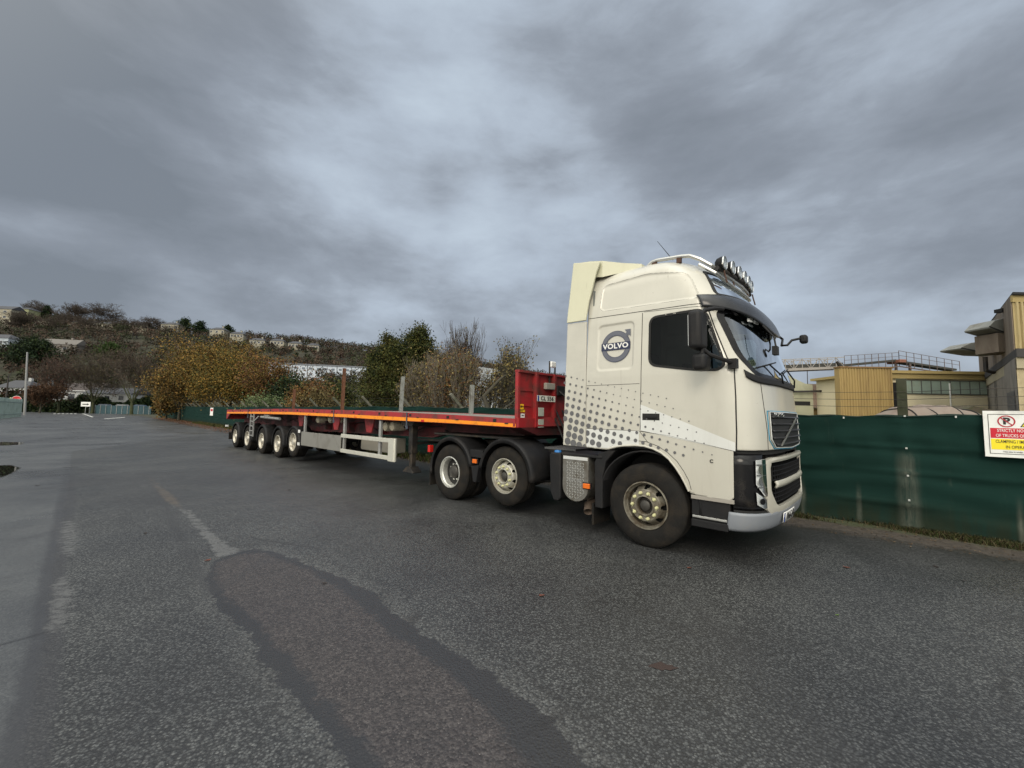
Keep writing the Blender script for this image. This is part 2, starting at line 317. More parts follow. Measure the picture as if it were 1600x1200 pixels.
    mud=q.mr(vr,.75,1.35,1.,0.); mc=q.ramp(q.noise(P_,11,8,.7),[(.3,(.015,.012,.009)),(.5,(.038,.029,.021)),(.7,(.075,.058,.042))])
    c=q.mix(q.m('MULTIPLY',mud,.93),c,mc)
    moss=q.mr(q.m('ADD',A('verge'),q.m('MULTIPLY',q.m('SUBTRACT',q.noise(P_,4,6,.7),.5),.7)),.22,.55,1.,0.); c=q.mix(q.m('MULTIPLY',moss,.8),c,q.mix(q.noise(P_,30,4),(.018,.030,.008),(.055,.068,.018)))
    pd=reg('puddle',.03,0.,1.0); c=q.mix(pd,c,(.012,.011,.010))
    wet=q.mr(q.noise(P_,.35,5,.6,.6),.40,.64,0.,1.)
    r=q.m('SUBTRACT',.50,q.m('MULTIPLY',wet,.16)); r=q.m('SUBTRACT',r,q.m('MULTIPLY',ls,.08)); r=q.m('SUBTRACT',r,q.m('MULTIPLY',pale,.14)); r=q.m('SUBTRACT',r,q.m('MULTIPLY',q.m('SUBTRACT',tar,core,clamp=True),.10))
    r=q.m('MAXIMUM',r,q.m('MULTIPLY',mud,.9)); r=q.m('MULTIPLY',r,q.m('SUBTRACT',1.,q.m('MULTIPLY',pd,.97)),clamp=True)
    h=q.m('ADD',q.m('MULTIPLY',q.m('SUBTRACT',1.,vd),.75),q.m('ADD',q.m('MULTIPLY',fine,.4),q.m('MULTIPLY',mid,.5)))
    st=q.m('MULTIPLY',q.m('SUBTRACT',1.,q.m('MAXIMUM',q.m('MULTIPLY',pale,.8),q.m('MAXIMUM',pd,q.m('MULTIPLY',ls,.55)))),.62)
    b=q.n('Bump',i={'Strength':st,'Distance':.006,'Height':h})
    o=q.n('BsdfPrincipled',i={'Base Color':c,'Roughness':r,'Specular IOR Level':.55,'Normal':b.outputs[0]})
    ou=q.n('OutputMaterial'); nt.links.new(o.outputs[0],ou.inputs[0]); return m
road=link('road',me,asphalt()); tag(road,kind='structure')
EARTH=mat('damp_earth',(.035,.033,.018),.95,0,.4,.6,.4,6,dirt=(.03,.042,.014),ds=.3)
g=MB()
gxs=[-700,-400,-262,-150,-60,0,60,150,500]; gys=[-60,-14,20,60,110,150,260,600,900]
g.grid(lambda u,v:(u,v,-.004 if v<120 else -.01),gxs,gys); tag(g.build('ground',EARTH),kind='structure')
# painted markings far down the road
mk=MB()
def markq(p): mk.add([(*G(*a)[:2],.004) for a in p],[(0,1,2,3)])
markq([(128,646.2),(131,646.2),(146.5,651.6),(143.5,652)]); markq([(163,654.8),(163,654.1),(195,651.9),(195,652.5)])
for i in range(6): markq([(83+i*6.5,646.8),(87+i*6.5,646.8),(87.5+i*6.5,646.1),(83.5+i*6.5,646.1)])
tag(mk.build('road_marking',mat('worn_road_paint',(.42,.42,.40),.6,0,.2,2)),kind='structure')
# ---------------- the wooded hill ----------------
HX=[-900,-500,-200,0,100,200,300,400,480,570,700,850,1000,1200,1700,2400]
HY=[470,485,492,497,500,511,521,531,536,548,562,592,612,630,640,640]
def crest(px): return np.interp(px,HX,HY)
def hill_z(X,Y):
    X=np.asarray(X,float); Y=np.asarray(Y,float); px=800+646*X/np.maximum(Y,1); hor=648-(800-px)*.0175
    zc=1.65+(hor-crest(px))/646*300*1.0
    t=np.clip((Y-128)/(300-128),0,1); prof=t**1.15*(1.15-.15*t)
    z=zc*prof; z=z+np.where(Y>300,(Y-300)*-.12,0)
    return z*(1-.0)-.3*(t<=0)
hyl=np.concatenate([np.linspace(120,310,40),[330,380,460]]); us=np.linspace(-1.75,1.7,120)
hm=MB(); hm.grid(lambda u,v:(u*v,v,float(hill_z(u*v,v))),list(us),list(hyl))
tag(hm.build('hill',mat('hill_earth',(.028,.026,.015),1.,0,.5,.08,0,1,dirt=(.02,.028,.01),ds=.05),smooth=True),kind='structure')
def on_hill(px,py):                    # where a seen spot lies on the hill side
    for Y in np.arange(130,302,.5):
        p=at(px,py,Y)
        if hill_z(p[0],Y)>=p[2]: return np.array([p[0],Y,float(hill_z(p[0],Y))])
    p=at(px,py,300); return np.array([p[0],300,float(hill_z(p[0],300))])
# ======================= TRACTOR UNIT =======================
def dirtp(name,col,rough,metal=0,coat=.3):        # vehicle paint with road grime that is thicker low down
    m=bpy.data.materials.new(name); m.use_nodes=True; nt=m.node_tree; nt.nodes.clear(); q=N(nt)
    P_=q.n('TexCoord').outputs['Object']; z=q.n('SeparateXYZ',i={0:P_}).outputs[2]
    st=q.n('Mapping',i={0:P_,3:(5,5,.9)}).outputs[0]
    streak=q.noise(st,1.1,6,.65,.8); spl=q.noise(P_,38,4,.7); cl=q.noise(P_,1.3,5,.6)
    f=q.m('ADD',q.m('MULTIPLY',q.mr(streak,.50,.80),.22),q.m('MULTIPLY',q.mr(z,.6,1.5,1.,0.),q.mr(cl,.3,.7,.1,.65)),clamp=True)
    c=q.mix(q.mr(cl,.3,.7),tuple(x*.93 for x in col),col); c=q.mix(q.m('MULTIPLY',f,.52),c,(.20,.175,.135)); c=q.mix(q.m('MULTIPLY',q.mr(q.noise(P_,.8,7,.7,.6),.50,.72),.30),c,tuple(x*.72 for x in col))
    c=q.mix(q.m('MULTIPLY',q.mr(spl,.68,.74),.6),c,(.10,.07,.04)); c=q.mix(q.m('MULTIPLY',q.mr(q.noise(q.n('Mapping',i={0:P_,3:(14,14,.55)}).outputs[0],1.3,3,.5),.66,.76),.28),c,(.16,.13,.09))
    b=q.n('BsdfPrincipled',i={'Base Color':c,'Roughness':q.m('ADD',q.m('MULTIPLY',f,.3),rough,clamp=True),'Metallic':metal,'Coat Weight':coat,'Coat Roughness':.12})
    o=q.n('OutputMaterial'); nt.links.new(b.outputs[0],o.inputs[0]); return m
CREAM=dirtp('cream_cab_paint',(.485,.47,.41),.30,0,.5); SPOIL=dirtp('yellowed_fibreglass',(.52,.51,.375),.42); WPAN=dirtp('white_cab_paint',(.60,.61,.59),.36)
DOTM=mat('grey_decal',(.105,.105,.11),.45,0,.1,8); SILV=mat('silver_blue_bumper',(.195,.21,.235),.42,0,.06,3,dirt=(.25,.24,.22),ds=3,dlo=.55,dhi=.85)
GLOSSB=mat('gloss_black',(.005,.005,.006),.18,0,.1,3,spec=.3,dirt=(.035,.03,.025),ds=4,dlo=.5,dhi=.8)
GLS=glassmat('tinted_side_glass',(.17,.20,.205),.20); GLW=glassmat('windscreen_glass',(.74,.84,.82),3.4); LENS=glassmat('clear_lens',(.9,.92,.92),1.)
INT=mat('cab_interior',(.035,.035,.038),.8); INTL=mat('cab_lining',(.13,.14,.135),.8)
def tab(zs,vs,w=.05):
    g=np.linspace(.2,3.9,1481); v=np.interp(g,zs,vs); n=int(w/.0025)|1
    k=np.hanning(n+2)[1:-1]; k/=k.sum(); vv=np.convolve(np.pad(v,n//2,mode='edge'),k,'valid')
    return lambda z: np.interp(z,g,vv)
CF=tab([.25,.33,.45,.62,1.2,1.32,1.75,2.15,2.98,3.12,3.5,3.66,3.77,3.83,3.86],[1.26,1.34,1.40,1.42,1.41,1.41,1.40,1.37,1.13,1.08,.82,.66,.5,.3,.0],.08)
CW=tab([.3,2.2,2.98,3.2,3.48,3.63,3.74,3.81,3.86],[0,0,.045,.07,.11,.16,.25,.38,.60],.08)
CD=tab([.3,1.2,1.35,2.2,3.0,3.86],[.50,.48,.46,.52,.60,.50],.1)
CN=tab([.3,1.2,1.35,2.2,3.0,3.86],[3.3,3.4,3.2,2.9,2.6,2.4],.1)
XR=-.86
def P(t,z):
    """t in [-2,2]: |t|<1 front arc (t>0 near side), 1..2 side"""
    t=np.asarray(t,float); z=np.asarray(z,float); f,w,D,n=CF(z),CW(z),CD(z),CN(z)
    a=np.clip(np.abs(t),0,1)*np.pi/2
    x=f-D+D*np.abs(np.cos(a))**(2/n)
    hy=(1.25-w)*np.abs(np.sin(a))**(2/n)
    x=np.where(np.abs(t)>1, (f-D)+(np.abs(t)-1)*(XR-(f-D)), x)
    y=1.25-np.sign(t)*hy
    return np.stack(np.broadcast_arrays(x,y,z),-1)

def Pin(t,z,off=0.):
    """point on the cab skin moved outwards by off (t,z scalars)"""
    p=P(t,z); 
    if off:
        e=1e-3; a=P(t+e,z)-P(t-e,z); b=P(t,z+.004)-P(t,z-.004); n=np.cross(a,b); n/=np.linalg.norm(n)+1e-12
        c_=np.array([.2,1.25,2.2]); 
        if n@(p-c_)<0: n=-n
        p=p+n*off
    return p
def Ps(x,z,off=0.):      # near side, by x
    f,D,n=float(CF(z)),float(CD(z)),float(CN(z))
    if x<=f-D: t=1+(x-(f-D))/(XR-(f-D))
    else: t=math.acos(min(1,max(0,((x-f+D)/D)))**(n/2))*2/math.pi
    return Pin(t,z,off)
def Pf(y,z,off=0.):      # front, by y
    w,n=float(CW(z)),float(CN(z)); u=(1.25-y)/(1.25-w); t=math.asin(min(1,abs(u))**(n/2))*2/math.pi
    return Pin(math.copysign(t,u),z,off)
mir=lambda p: np.array([p[0],2.5-p[1],p[2]])
truck=empty('tractor_unit',tuple(ORG),YAW-math.pi/2)
tag(truck,'cream white tractor unit with grey dots, round emblem and roof lamps beside the green fence','lorry')
BODY=[(XR,1.205),(-.541,1.195),(-.50,1.20),(-.36,1.245),(-.26,1.262),(-.10,1.278),(.023,1.275),(.14,1.25),(.25,1.205),(.34,1.14),(.42,1.05),(.49,.95),(.54,.86),(.575,.78),(.60,.76),(.70,.745),(1.03,.735),(1.065,.77),(1.068,1.20),(1.07,1.30),(1.2,1.30),(3,1.30),(3,6),(-3,6),(-3,1.205)]
SWIN=roundpoly([(.085,2.32),(.085,2.965),(.775,2.975),(1.0,2.27),(.93,2.205),(.66,2.222)],.11)
WSC=roundpoly([(.16,2.95),(.15,2.38),(.27,2.15),(1.25,2.09),(2.23,2.15),(2.35,2.38),(2.34,2.95),(1.25,3.02)],.1)
UWI=roundpoly([(.25,3.17),(.42,3.56),(2.08,3.56),(2.25,3.17)],.08)
REC1=roundpoly([(-.69,3.165),(-.66,3.56),(.02,3.60),(.55,3.50),(.72,3.12)],.10); REC2=roundpoly([(-.70,2.29),(-.69,2.955),(-.125,2.955),(-.135,2.29)],.08)
def shell():
    t=np.concatenate([np.linspace(-2,-1,45)[:-1],np.linspace(-1,1,190)[:-1],np.linspace(1,2,128)])
    z=np.concatenate([np.arange(.735,3.86,.0135),[3.86]]); T_,Z_=np.meshgrid(t,z); Q=P(T_,Z_)
    XY=Q[...,[0,2]].copy(); side=(np.abs(T_)>=.0)
    def snap(XY,poly,cell,mask,outer):
        d=sdpoly(XY,poly); e=1e-3
        g=np.stack([sdpoly(XY+[e,0],poly)-sdpoly(XY-[e,0],poly),sdpoly(XY+[0,e],poly)-sdpoly(XY-[0,e],poly)],-1)/(2*e)
        m=(np.abs(d)<cell)&mask; XY2=XY-g*(d*m)[...,None]; return XY2,np.where(m,0,d)
    near=np.abs(T_)>.62
    XY2,db=snap(XY,BODY,.0075,near,0); XY3,dw=snap(XY2,SWIN,.008,(np.abs(T_)>.62),0)
    # move the snapped points: shift x along the skin, z directly
    mv=np.abs(XY3-XY).max(-1)>1e-6
    for j,i in np.argwhere(mv):
        p=Ps(XY3[j,i,0],XY3[j,i,1]); Q[j,i]=p if T_[j,i]>0 else mir(p)
    dws=np.where((np.abs(T_)<.74),sdpoly(Q[...,[1,2]],WSC),1); dui=np.where(np.abs(T_)<.74,sdpoly(Q[...,[1,2]],UWI),1)
    # pressed panels
    d1=np.minimum(sdpoly(XY,REC1),sdpoly(XY,REC2)); dep=np.clip(-d1/.022,0,1); dep=dep*dep*(3-2*dep)*.014*(np.abs(T_)>.75)
    cr=np.clip((XY[...,1]-2.0)/.05,0,1); 
    Q[...,1]+=np.where(T_>0,dep,-dep)
    n=np.arange(Q[...,0].size).reshape(Q.shape[:2]); qd=np.stack([n[:-1,:-1],n[:-1,1:],n[1:,1:],n[1:,:-1]],-1).reshape(-1,4)
    mean=lambda a:a.ravel()[qd].mean(1)
    kill=(mean(db)>0)|(mean(dw)<0)&(mean(np.abs(T_))>.62)|(mean(dws)<0)|(mean(dui)<0)
    V_=Q.reshape(-1,3).tolist(); F_=[tuple(f) for f in qd[~kill][:,::-1]]
    zr=Q.shape[0]; nt_=Q.shape[1]
    top=[(zr-1)*nt_+i for i in range(nt_)]; c0=len(V_); V_.append((-.1,1.25,3.875)); F_+= [(top[i],c0,top[i+1]) for i in range(nt_-1)]; F_.append((top[-1],c0,top[0]))
    F_+= [(n[j,0],n[j,-1],n[j+1,-1],n[j+1,0]) for j in range(36,zr-1)]
    me=bpy.data.meshes.new('cab'); me.from_pydata(V_,[],[tuple(int(i) for i in f) for f in F_]); me.update()
    return me
cab=link('cab',shell(),CREAM,truck,True,angle=50); cab.modifiers.new('s','SOLIDIFY').thickness=.012; cab.modifiers['s'].offset=-1
import bmesh
bm=bmesh.new(); bm.from_mesh(cab.data); bmesh.ops.recalc_face_normals(bm,faces=bm.faces); bmesh.ops.delete(bm,geom=[v for v in bm.verts if not v.link_faces],context='VERTS'); bm.to_mesh(cab.data); bm.free()
cp=np.mean([p.normal.y for p in cab.data.polygons if p.center.y<.02 and p.center.x<.9])
if cp>0: cab.data.flip_normals()
def pane(poly,fn,off,k=7):
    poly=dense(poly,.05); c=np.mean(poly,0); mb=MB(); n=len(poly); vs=[fn(c[0],c[1],off)];fs=[]
    for j in range(1,k+1):
        for p in poly: u=c+(np.array(p)-c)*j/k; vs.append(fn(u[0],u[1],off))
    for i in range(n): fs.append((0,1+i,1+(i+1)%n))
    for j in range(k-1):
        for i in range(n): a=1+j*n+i;b=1+j*n+(i+1)%n; fs.append((a,a+n,b+n,b))
    return mb.add(vs,fs)
def ringpatch(poly,fn,w_in,w_out,off):           # a flat border following a cut edge
    poly=np.array(dense(poly,.03)); n=len(poly); ar=0.5*np.sum(poly[:,0]*np.roll(poly[:,1],-1)-np.roll(poly[:,0],-1)*poly[:,1])
    tg=np.roll(poly,-1,0)-np.roll(poly,1,0); tg/=np.linalg.norm(tg,axis=1)[:,None]; nn=np.stack([tg[:,1],-tg[:,0]],-1)*(1 if ar>0 else -1)
    mb=MB(); vs=[]
    for a,o_ in ((-w_in,off-.014),(-w_in,off),(w_out,off),(w_out,off-.004)):
        for p,m_ in zip(poly,nn): u=p+m_*a; vs.append(fn(u[0],u[1],o_))
    return mb.add(vs,[(j*n+i,j*n+(i+1)%n,(j+1)*n+(i+1)%n,(j+1)*n+i) for j in range(3) for i in range(n)])
Pfar=lambda x,z,o: mir(Ps(x,z,o))
for fn in (Ps,Pfar):
    sw=pane(SWIN,fn,-.006).build('side_window',GLS,truck,True)
    ringpatch(SWIN,fn,.022,.008,.004).build('window_seal',SEAM,sw,True)
ws=pane(WSC,Pf,-.004,12).build('windscreen',GLW,truck,True); ringpatch(WSC,Pf,.035,.03,.004).build('window_seal',GLOSSB,ws,True)
uw=pane(UWI,Pf,-.004,8).build('roof_window',GLW,truck,True); ringpatch(UWI,Pf,.02,.02,.004).build('window_seal',SEAM,uw,True)
# wiper cowl: black band under the windscreen
def band(z0,z1,t0,t1,off,nz=5,ntt=60,fn=Pin):
    mb=MB(); z0=z0 if callable(z0) else (lambda t,a=z0:a); z1=z1 if callable(z1) else (lambda t,a=z1:a)
    return mb.grid(lambda t,v: fn(t,z0(t)+(z1(t)-z0(t))*v,off if not callable(off) else off(t,v)),list(np.linspace(t0,t1,ntt)),list(np.linspace(0,1,nz)))
band(lambda t:2.05+.9*abs(t)**6,lambda t:2.13+.95*abs(t)**6,-.66,.66,.007).build('wiper_cowl',BLK,truck,True,solid=.01)
# shut lines
def line(pts,fn=Ps,r=.0045,off=.0,step=.05): sm.tube([fn(a,b,off) for a,b in dense(pts,step,False)],r,5,False)
for fn in (Ps,Pfar):
    sm=MB(); line([(-.855,3.085),(.76,3.045),(.80,3.04)],fn); line([(.005,3.05),(.73,3.01),(.80,2.99)],fn,.003); line([(-.015,3.04),(-.019,2.114),(-.035,1.48)],fn)
    line([(-.035,1.468),(.35,1.425),(1.088,1.288)],fn); line([(1.085,2.23),(1.10,1.9),(1.105,1.5),(1.10,1.29)],fn,.008); line([(.79,3.0),(.88,2.72),(1.01,2.36),(1.085,2.23)],fn,.008)
    line([(-.856,2.09),(-.04,2.09)],fn,.003); line([(-.85,1.475),(-.04,1.468)],fn,.003); line([(-.04,1.46),(.06,1.34),(.08,1.325)],fn,.003)
    line([(-.50,1.215),(-.36,1.315),(-.15,1.345),(.05,1.335),(.20,1.29),(.33,1.215),(.44,1.12),(.52,1.01),(.58,.90),(.605,.80)],fn,.0035)
    line(dense(REC1+[REC1[0]],.05,False),fn,.0022,-.002)
    line([(1.285,2.10),(1.30,1.95),(1.325,1.7),(1.34,1.5),(1.345,1.31)],fn,.005); sm.build('shut_line',SEAM,truck)
for fn in (Ps,Pfar): lip=MB(); lip.tube([fn(a,b,.006) for a,b in dense([(-.50,1.21),(-.36,1.25),(-.26,1.266),(-.10,1.28),(.023,1.278),(.14,1.253),(.25,1.208),(.34,1.142),(.42,1.052),(.49,.952),(.54,.862),(.58,.78)],.04,False)],.013,8); lip.build('arch_lip',CREAM,truck,True)
# white flash on the door and the dot decals
fl=MB(); n_=40
fl.grid(lambda u,v: Ps(-.028+u*1.118,(1.815-.432*u**1.02)*v+(1.478-.19*u**1.0)*(1-v),.0035),list(np.linspace(0,1,n_)),list(np.linspace(0,1,6))); fl.build('white_flash_decal',WPAN,truck,True)
fl=MB(); fl.grid(lambda u,v: Ps(-.852+u*.80,1.215*(1-v)+1.467*v if u<.45 else (1.215+.06*min(1,(u-.45)/.3))*(1-v)+1.467*v,.003),list(np.linspace(0,1,30)),list(np.linspace(0,1,5))); fl.build('white_lower_panel',WPAN,truck,True)
dots=MB(); dflat=MB()
a_=np.array([.103,-.024]); b_=np.array([-.018,-.103]); o_=np.array([-.735,1.385])
for i in range(-12,22):
    for j in range(-14,8):
        p=o_+a_*i+b_*j; x,z=p
        r=.0434-.034*(z-1.33)-.020*(x+1.15)
        r=max(r*1.16,.008)
        if z>2.33-.24*(x+1.2) or x>.42+(1.85-z)*.75 or x<-1.245 or z<1.2: continue
        ring=[(x+r*math.cos(k*math.pi/8),z+r*math.sin(k*math.pi/8)) for k in range(16)]
        inb=sdpoly(np.array(ring),BODY)
        if x>XR:
            ring=[(max(XR+.004,u),w) for u,w in ring]
            if (inb<-.002).all(): dots.add([Ps(u,w,.0065) for u,w in ring],[tuple(range(16))])
        else:
            ring=[(min(max(u,-1.262),XR-.012),max(w,1.212)) for u,w in ring]; dots.add([(u,-.0045,w) for u,w in ring],[tuple(range(16))])
dots.build('dot_decal',DOTM,truck)
# round emblem on the sleeper panel
lg=MB(); cx_,cz_=-.405,2.625
DARKB=mat('emblem_blue',(.014,.02,.055),.35); EMG=mat('emblem_grey',(.105,.11,.135),.35,.2,.3,6)
def disc(mb,r0,r1,off,k=48):
    for i in range(k):
        a0,a1=2*math.pi*i/k,2*math.pi*(i+1)/k
        mb.add([Ps(cx_+r*math.cos(a),cz_+r*math.sin(a),off) for r,a in ((r0,a0),(r1,a0),(r1,a1),(r0,a1))],[(0,1,2,3)])
disc(lg,.158,.215,.006-.012); lg.add([Ps(u,w,-.004) for u,w in ((-.275,2.848),(-.183,2.848),(-.183,2.745),(-.212,2.775),(-.255,2.728),(-.285,2.76),(-.243,2.812))],[tuple(range(7))])
em=lg.build('round_emblem',EMG,truck)
b2=MB(); disc(b2,.215,.222,-.007); disc(b2,.151,.158,-.007); b2.build('emblem_outline',DARKB,em)
b2=MB(); b2.add([Ps(u,w,.004-.008) for u,w in ((-.63,2.575),(-.185,2.575),(-.185,2.68),(-.63,2.68))],[(0,1,2,3)]); b2.build('emblem_bar',DARKB,em)
text('VOLVO',.098,frameM((-.407,Ps(-.4,2.63)[1]+.002,2.628),(1,0,0),(0,0,1)),em,WHITE,bold=.003,sx=1.13,space=1.08)
text('C',.055,frameM((.838,-.004,1.155),(1,0,0),(0,0,1)),truck,BLACKT,bold=.002)
# door handle
dh=MB(); dh.grid(lambda u,v:Ps(-.002+u*.23,1.612+v*.086,.004),[0,.5,1],[0,.5,1]); h_=dh.build('door_handle',SEAM,truck,solid=.006)
MB().box((.05,-.022,1.64),(.19,-.006,1.672)).build('grip',BLK,h_,bevel=.006)
# ---- rear side deflectors and roof spoiler
def sheet(poly,y0,y1,th=.035):
    f=lambda a,b,w:(a,(y0+(y1-y0)*np.clip((b-3.05)/.9,0,1))+w,b)
    return MB().prism(poly,0,th,f)
for m_,nm in ((0,'side_deflector'),(1,'side_deflector')):
    for poly,ya,yb,mt in (([(-1.27,1.212),(-.872,1.205),(-.868,3.04),(-1.205,3.05)],0,0,CREAM),([(-1.205,3.058),(-.868,3.052),(-.84,3.30),(-.74,3.76),(-.68,3.915),(-1.155,4.01)],-.022,.075,SPOIL)):
        mb=sheet(poly,ya,yb)
        if m_: mb.v=[(a,2.5-b,c) for a,b,c in mb.v]; mb.f=[f[::-1] for f in mb.f]
        mb.build(nm,mt,truck,bevel=.008)
rs=MB(); R_=[(-1.155,.12,4.015,3.86),(-.90,.12,3.985,3.74),(-.68,.135,3.945,3.70),(-.45,.30,3.905,3.76),(-.22,.46,3.880,3.82)]
for (x0,y0,t0,b0),(x1,y1,t1,b1) in zip(R_[:-1],R_[1:]): rs.add([(x0,y0,b0),(x1,y1,b1),(x1,2.5-y1,b1),(x0,2.5-y0,b0),(x0,y0,t0),(x1,y1,t1),(x1,2.5-y1,t1),(x0,2.5-y0,t0)],[(0,1,5,4),(4,5,6,7),(6,2,3,7)]+([(0,4,7,3)] if x0<-1.1 else [])+([(1,2,6,5)] if x1>-.3 else []))
rs.build('roof_spoiler',SPOIL,truck)
# rear wall of the cab and pipes
MB().box((-.875,.06,1.22),(-.862,2.44,3.8)).build('rear_wall',mat('grey_cab_back',(.25,.25,.24),.6),truck)
# ---- sun visor
vz=lambda t:2.985-.27*max(0,1-abs(t/.84))**1.35
vi=MB(); vi.grid(lambda t,v: Pin(t,3.165*(1-v)+vz(t)*v,.012+(.03+.05*(1-(t/.84)**2))*v**.8+.02*math.sin(v*3.14)),list(np.linspace(-.84,.84,70)),list(np.linspace(0,1,8)))
SMOKE=mat('smoked_visor',(.018,.019,.022),.25,0,.15,4,dirt=(.06,.055,.05),ds=5,dlo=.55,dhi=.9)
vs_=vi.build('sun_visor',SMOKE,truck,True,solid=.012)
for t in (-.5,-.2,.2,.5): MB().bar(Pin(t,2.98,.0),Pin(t,2.88,.045),.03,.02).build('visor_bracket',BLK,vs_)
for t in (.32,.22,-.22,-.32): MB().bar(Pin(t-.03,2.85,.035),Pin(t+.03,2.85,.035),.02,.04).build('marker_lamp',mat('lamp_white',(.8,.8,.78),.2),vs_)
# ---- grille panel on the bonnet
def gpoly(pts,off,fn=Pf,k=10):
    c=np.mean(pts,0); return pane(pts,fn,off,k)
GR=[(.40,1.735),(2.10,1.735),(2.10,1.42),(2.0,1.325),(1.25,1.30),(.50,1.325),(.40,1.42)]
gw=gpoly(GR,.004).build('grille',mat('grille_black',(.018,.018,.019),.55),truck,True)
def outl(sc,off,r,m,name,par):
    c=np.array([1.25,1.53]); pts=[tuple(c+(np.array(p)-c)*sc) for p in GR]; mb=MB(); mb.tube([Pf(a,b,off) for a,b in dense(pts,.05)],r,6,False,True); return mb.build(name,m,par,True)
outl(1.0,.01,.006,WPAN,'grille_surround',gw); outl(1.05,.004,.006,mat('blue_pinstripe',(.03,.22,.36),.4),'blue_pinstripe',truck)
bars=MB()
for i,z in enumerate((1.66,1.58,1.50,1.42,1.345)):
    y0=.43 if z>1.4 else .5
    bars.grid(lambda u,v: Pf(y0+u*(2.5-2*y0),z+v*.028,.012+.02*math.sin(v*3.14)),list(np.linspace(0,1,30)),[0,.5,1])
bars.build('grille_bar',mat('grille_slat',(.035,.035,.037),.4),gw,True,solid=.006)
MB().bar(Pf(.62,1.35,.035),Pf(1.5,1.66,.035),.022,.012,up=(1,0,0)).build('diagonal_trim',ALU,gw)
text('VOLVO',.075,frameM(Pf(.62,1.70,.03),Pf(.80,1.7)-Pf(.45,1.7),(0,0,1)),gw,CHROME,bold=.001,sx=1.2,ext=.003,space=1.2)
# ---- lower front: corner lamps, grille frame, bumper
band(.625,1.262,.935,.50,-.02,6,30).build('lamp_housing',GLOSSB,truck,True,solid=.02); band(.625,1.262,-.50,-.935,-.02,6,30).build('lamp_housing',GLOSSB,truck,True,solid=.02)
def plate_uv(poly,off,name,m,par,side=1,k=5):
    return pane([(a*side,b) for a,b in poly],lambda t,z,o:Pin(t,z,o),off,k).build(name,m,par,True)
HLP=[(.64,1.195),(.50,1.205),(.485,.80),(.515,.80),(.645,.93)]; FLP=[(.645,.845),(.50,.765),(.495,.67),(.53,.665),(.635,.71)]
REFL=mat('lamp_reflector',(.80,.82,.82),.28,.35,.5,26)
for sd in (1,-1):
    hl=plate_uv(HLP,.0,'headlight',REFL,truck,sd); plate_uv(HLP,.016,'lens',LENS,hl,sd)
    b_m=MB()
    for z in (1.145,1.03,.90): b_m.tube([Pin(sd*t,z-.06*(.64-t)*0,.01) for t in (.635,.57,.49)],.008,5)
    b_m.build('lamp_divider',mat('grey_bezel',(.12,.12,.12),.3),hl)
    for z in (1.09,.965): 
        c_=Pin(sd*.565,z,.0); d_=Pin(sd*.565,z,.05)-c_; d_=Vector(d_).normalized(); mb=MB(); mb.tube([Vector(c_),Vector(c_)+d_*.012],[.048,.052],20); mb.build('lamp_bowl',CHROME,hl,True)
    fg=plate_uv(FLP,.0,'fog_lamp',REFL,truck,sd); plate_uv(FLP,.012,'lens',LENS,fg,sd)
    c_=Vector(Pin(sd*.565,.745,.0)); d_=Vector(Pin(sd*.565,.745,.05))-c_; d_.normalize(); MB().tube([c_,c_+d_*.015],[.03,.034],16).build('lamp_bowl',GLOSSB,fg,True)
FR=[(.245,1.215),(2.255,1.215),(2.255,.60),(.245,.60)]; FI=roundpoly([(.325,1.165),(2.175,1.165),(2.175,.84),(2.04,.665),(.46,.665),(.325,.84)],.05)
fr=MB()
def frp(mb,poly_o,poly_i,off):
    ang=np.linspace(0,2*math.pi,97)[:-1]; c=np.array([1.25,.92])
    def hitp(poly,a):
        d=np.array([math.cos(a),math.sin(a)]); best=1e9
        for i in range(len(poly)):
            p,q_=np.array(poly[i-1]),np.array(poly[i]); e=q_-p; den=d[0]*e[1]-d[1]*e[0]
            if abs(den)<1e-9: continue
            w=p-c; t=(w[0]*e[1]-w[1]*e[0])/den; s=(w[0]*d[1]-w[1]*d[0])/den
            if t>0 and -1e-6<=s<=1+1e-6: best=min(best,t)
        return c+d*best
    vs=[];n=len(ang)
    for u,o in ((0,off-.05),(0,off),(.5,off+.008),(1,off),(1,off-.04)):
        for a in ang: o1,i1=hitp(poly_o,a),hitp(poly_i,a); p=o1+(i1-o1)*u; vs.append(Pf(max(.245,p[0]),p[1],o))
    mb.add(vs,[(j*n+i,j*n+(i+1)%n,(j+1)*n+(i+1)%n,(j+1)*n+i) for j in range(4) for i in range(n)])
frp(fr,roundpoly(FR,.04),FI,.012); fo=fr.build('lower_grille_frame',CREAM,truck,True)
gpoly(FI,-.03).build('lower_grille',mat('mesh_backing',(.004,.004,.004),.9,spec=.05),truck,True)
ms=MB()
for r_,(z0,z1) in enumerate(((.96,1.11),(.715,.86))):
    for i in range(24):
        y=.40+i*.072; 
        if r_==1 and (y<.47 or y>2.0): continue
        ms.tube([Pf(y,z,-.012) for z in (z0,(z0+z1)/2,z1)],.009,4,False)
    for z in np.linspace(z0,z1,4): ms.tube([Pf(y,z,-.008) for y in np.linspace(.40,2.1,20)],.007,4,False)
ms.build('grille_mesh',mat('mesh_black',(.010,.010,.011),.6,spec=.1),truck)
ba=MB(); ba.grid(lambda u,v:Pf(.45+u*1.6,.865+v*.085,.004+.02*math.sin(max(0,min(1,v))*3.14)),list(np.linspace(0,1,30)),list(np.linspace(0,1,5))); ba.build('grille_cross_bar',CREAM,truck,True,solid=.02)
bu=band(lambda t:.395+.01*abs(t)**3,.612,-.965,.965,lambda t,v:.012-.03*(1-v)**2,8,90).build('bumper',SILV,truck,True,solid=-.03)
band(.60,.64,-.93,.93,-.015,2,60).build('bumper_joint',SEAM,truck,True)
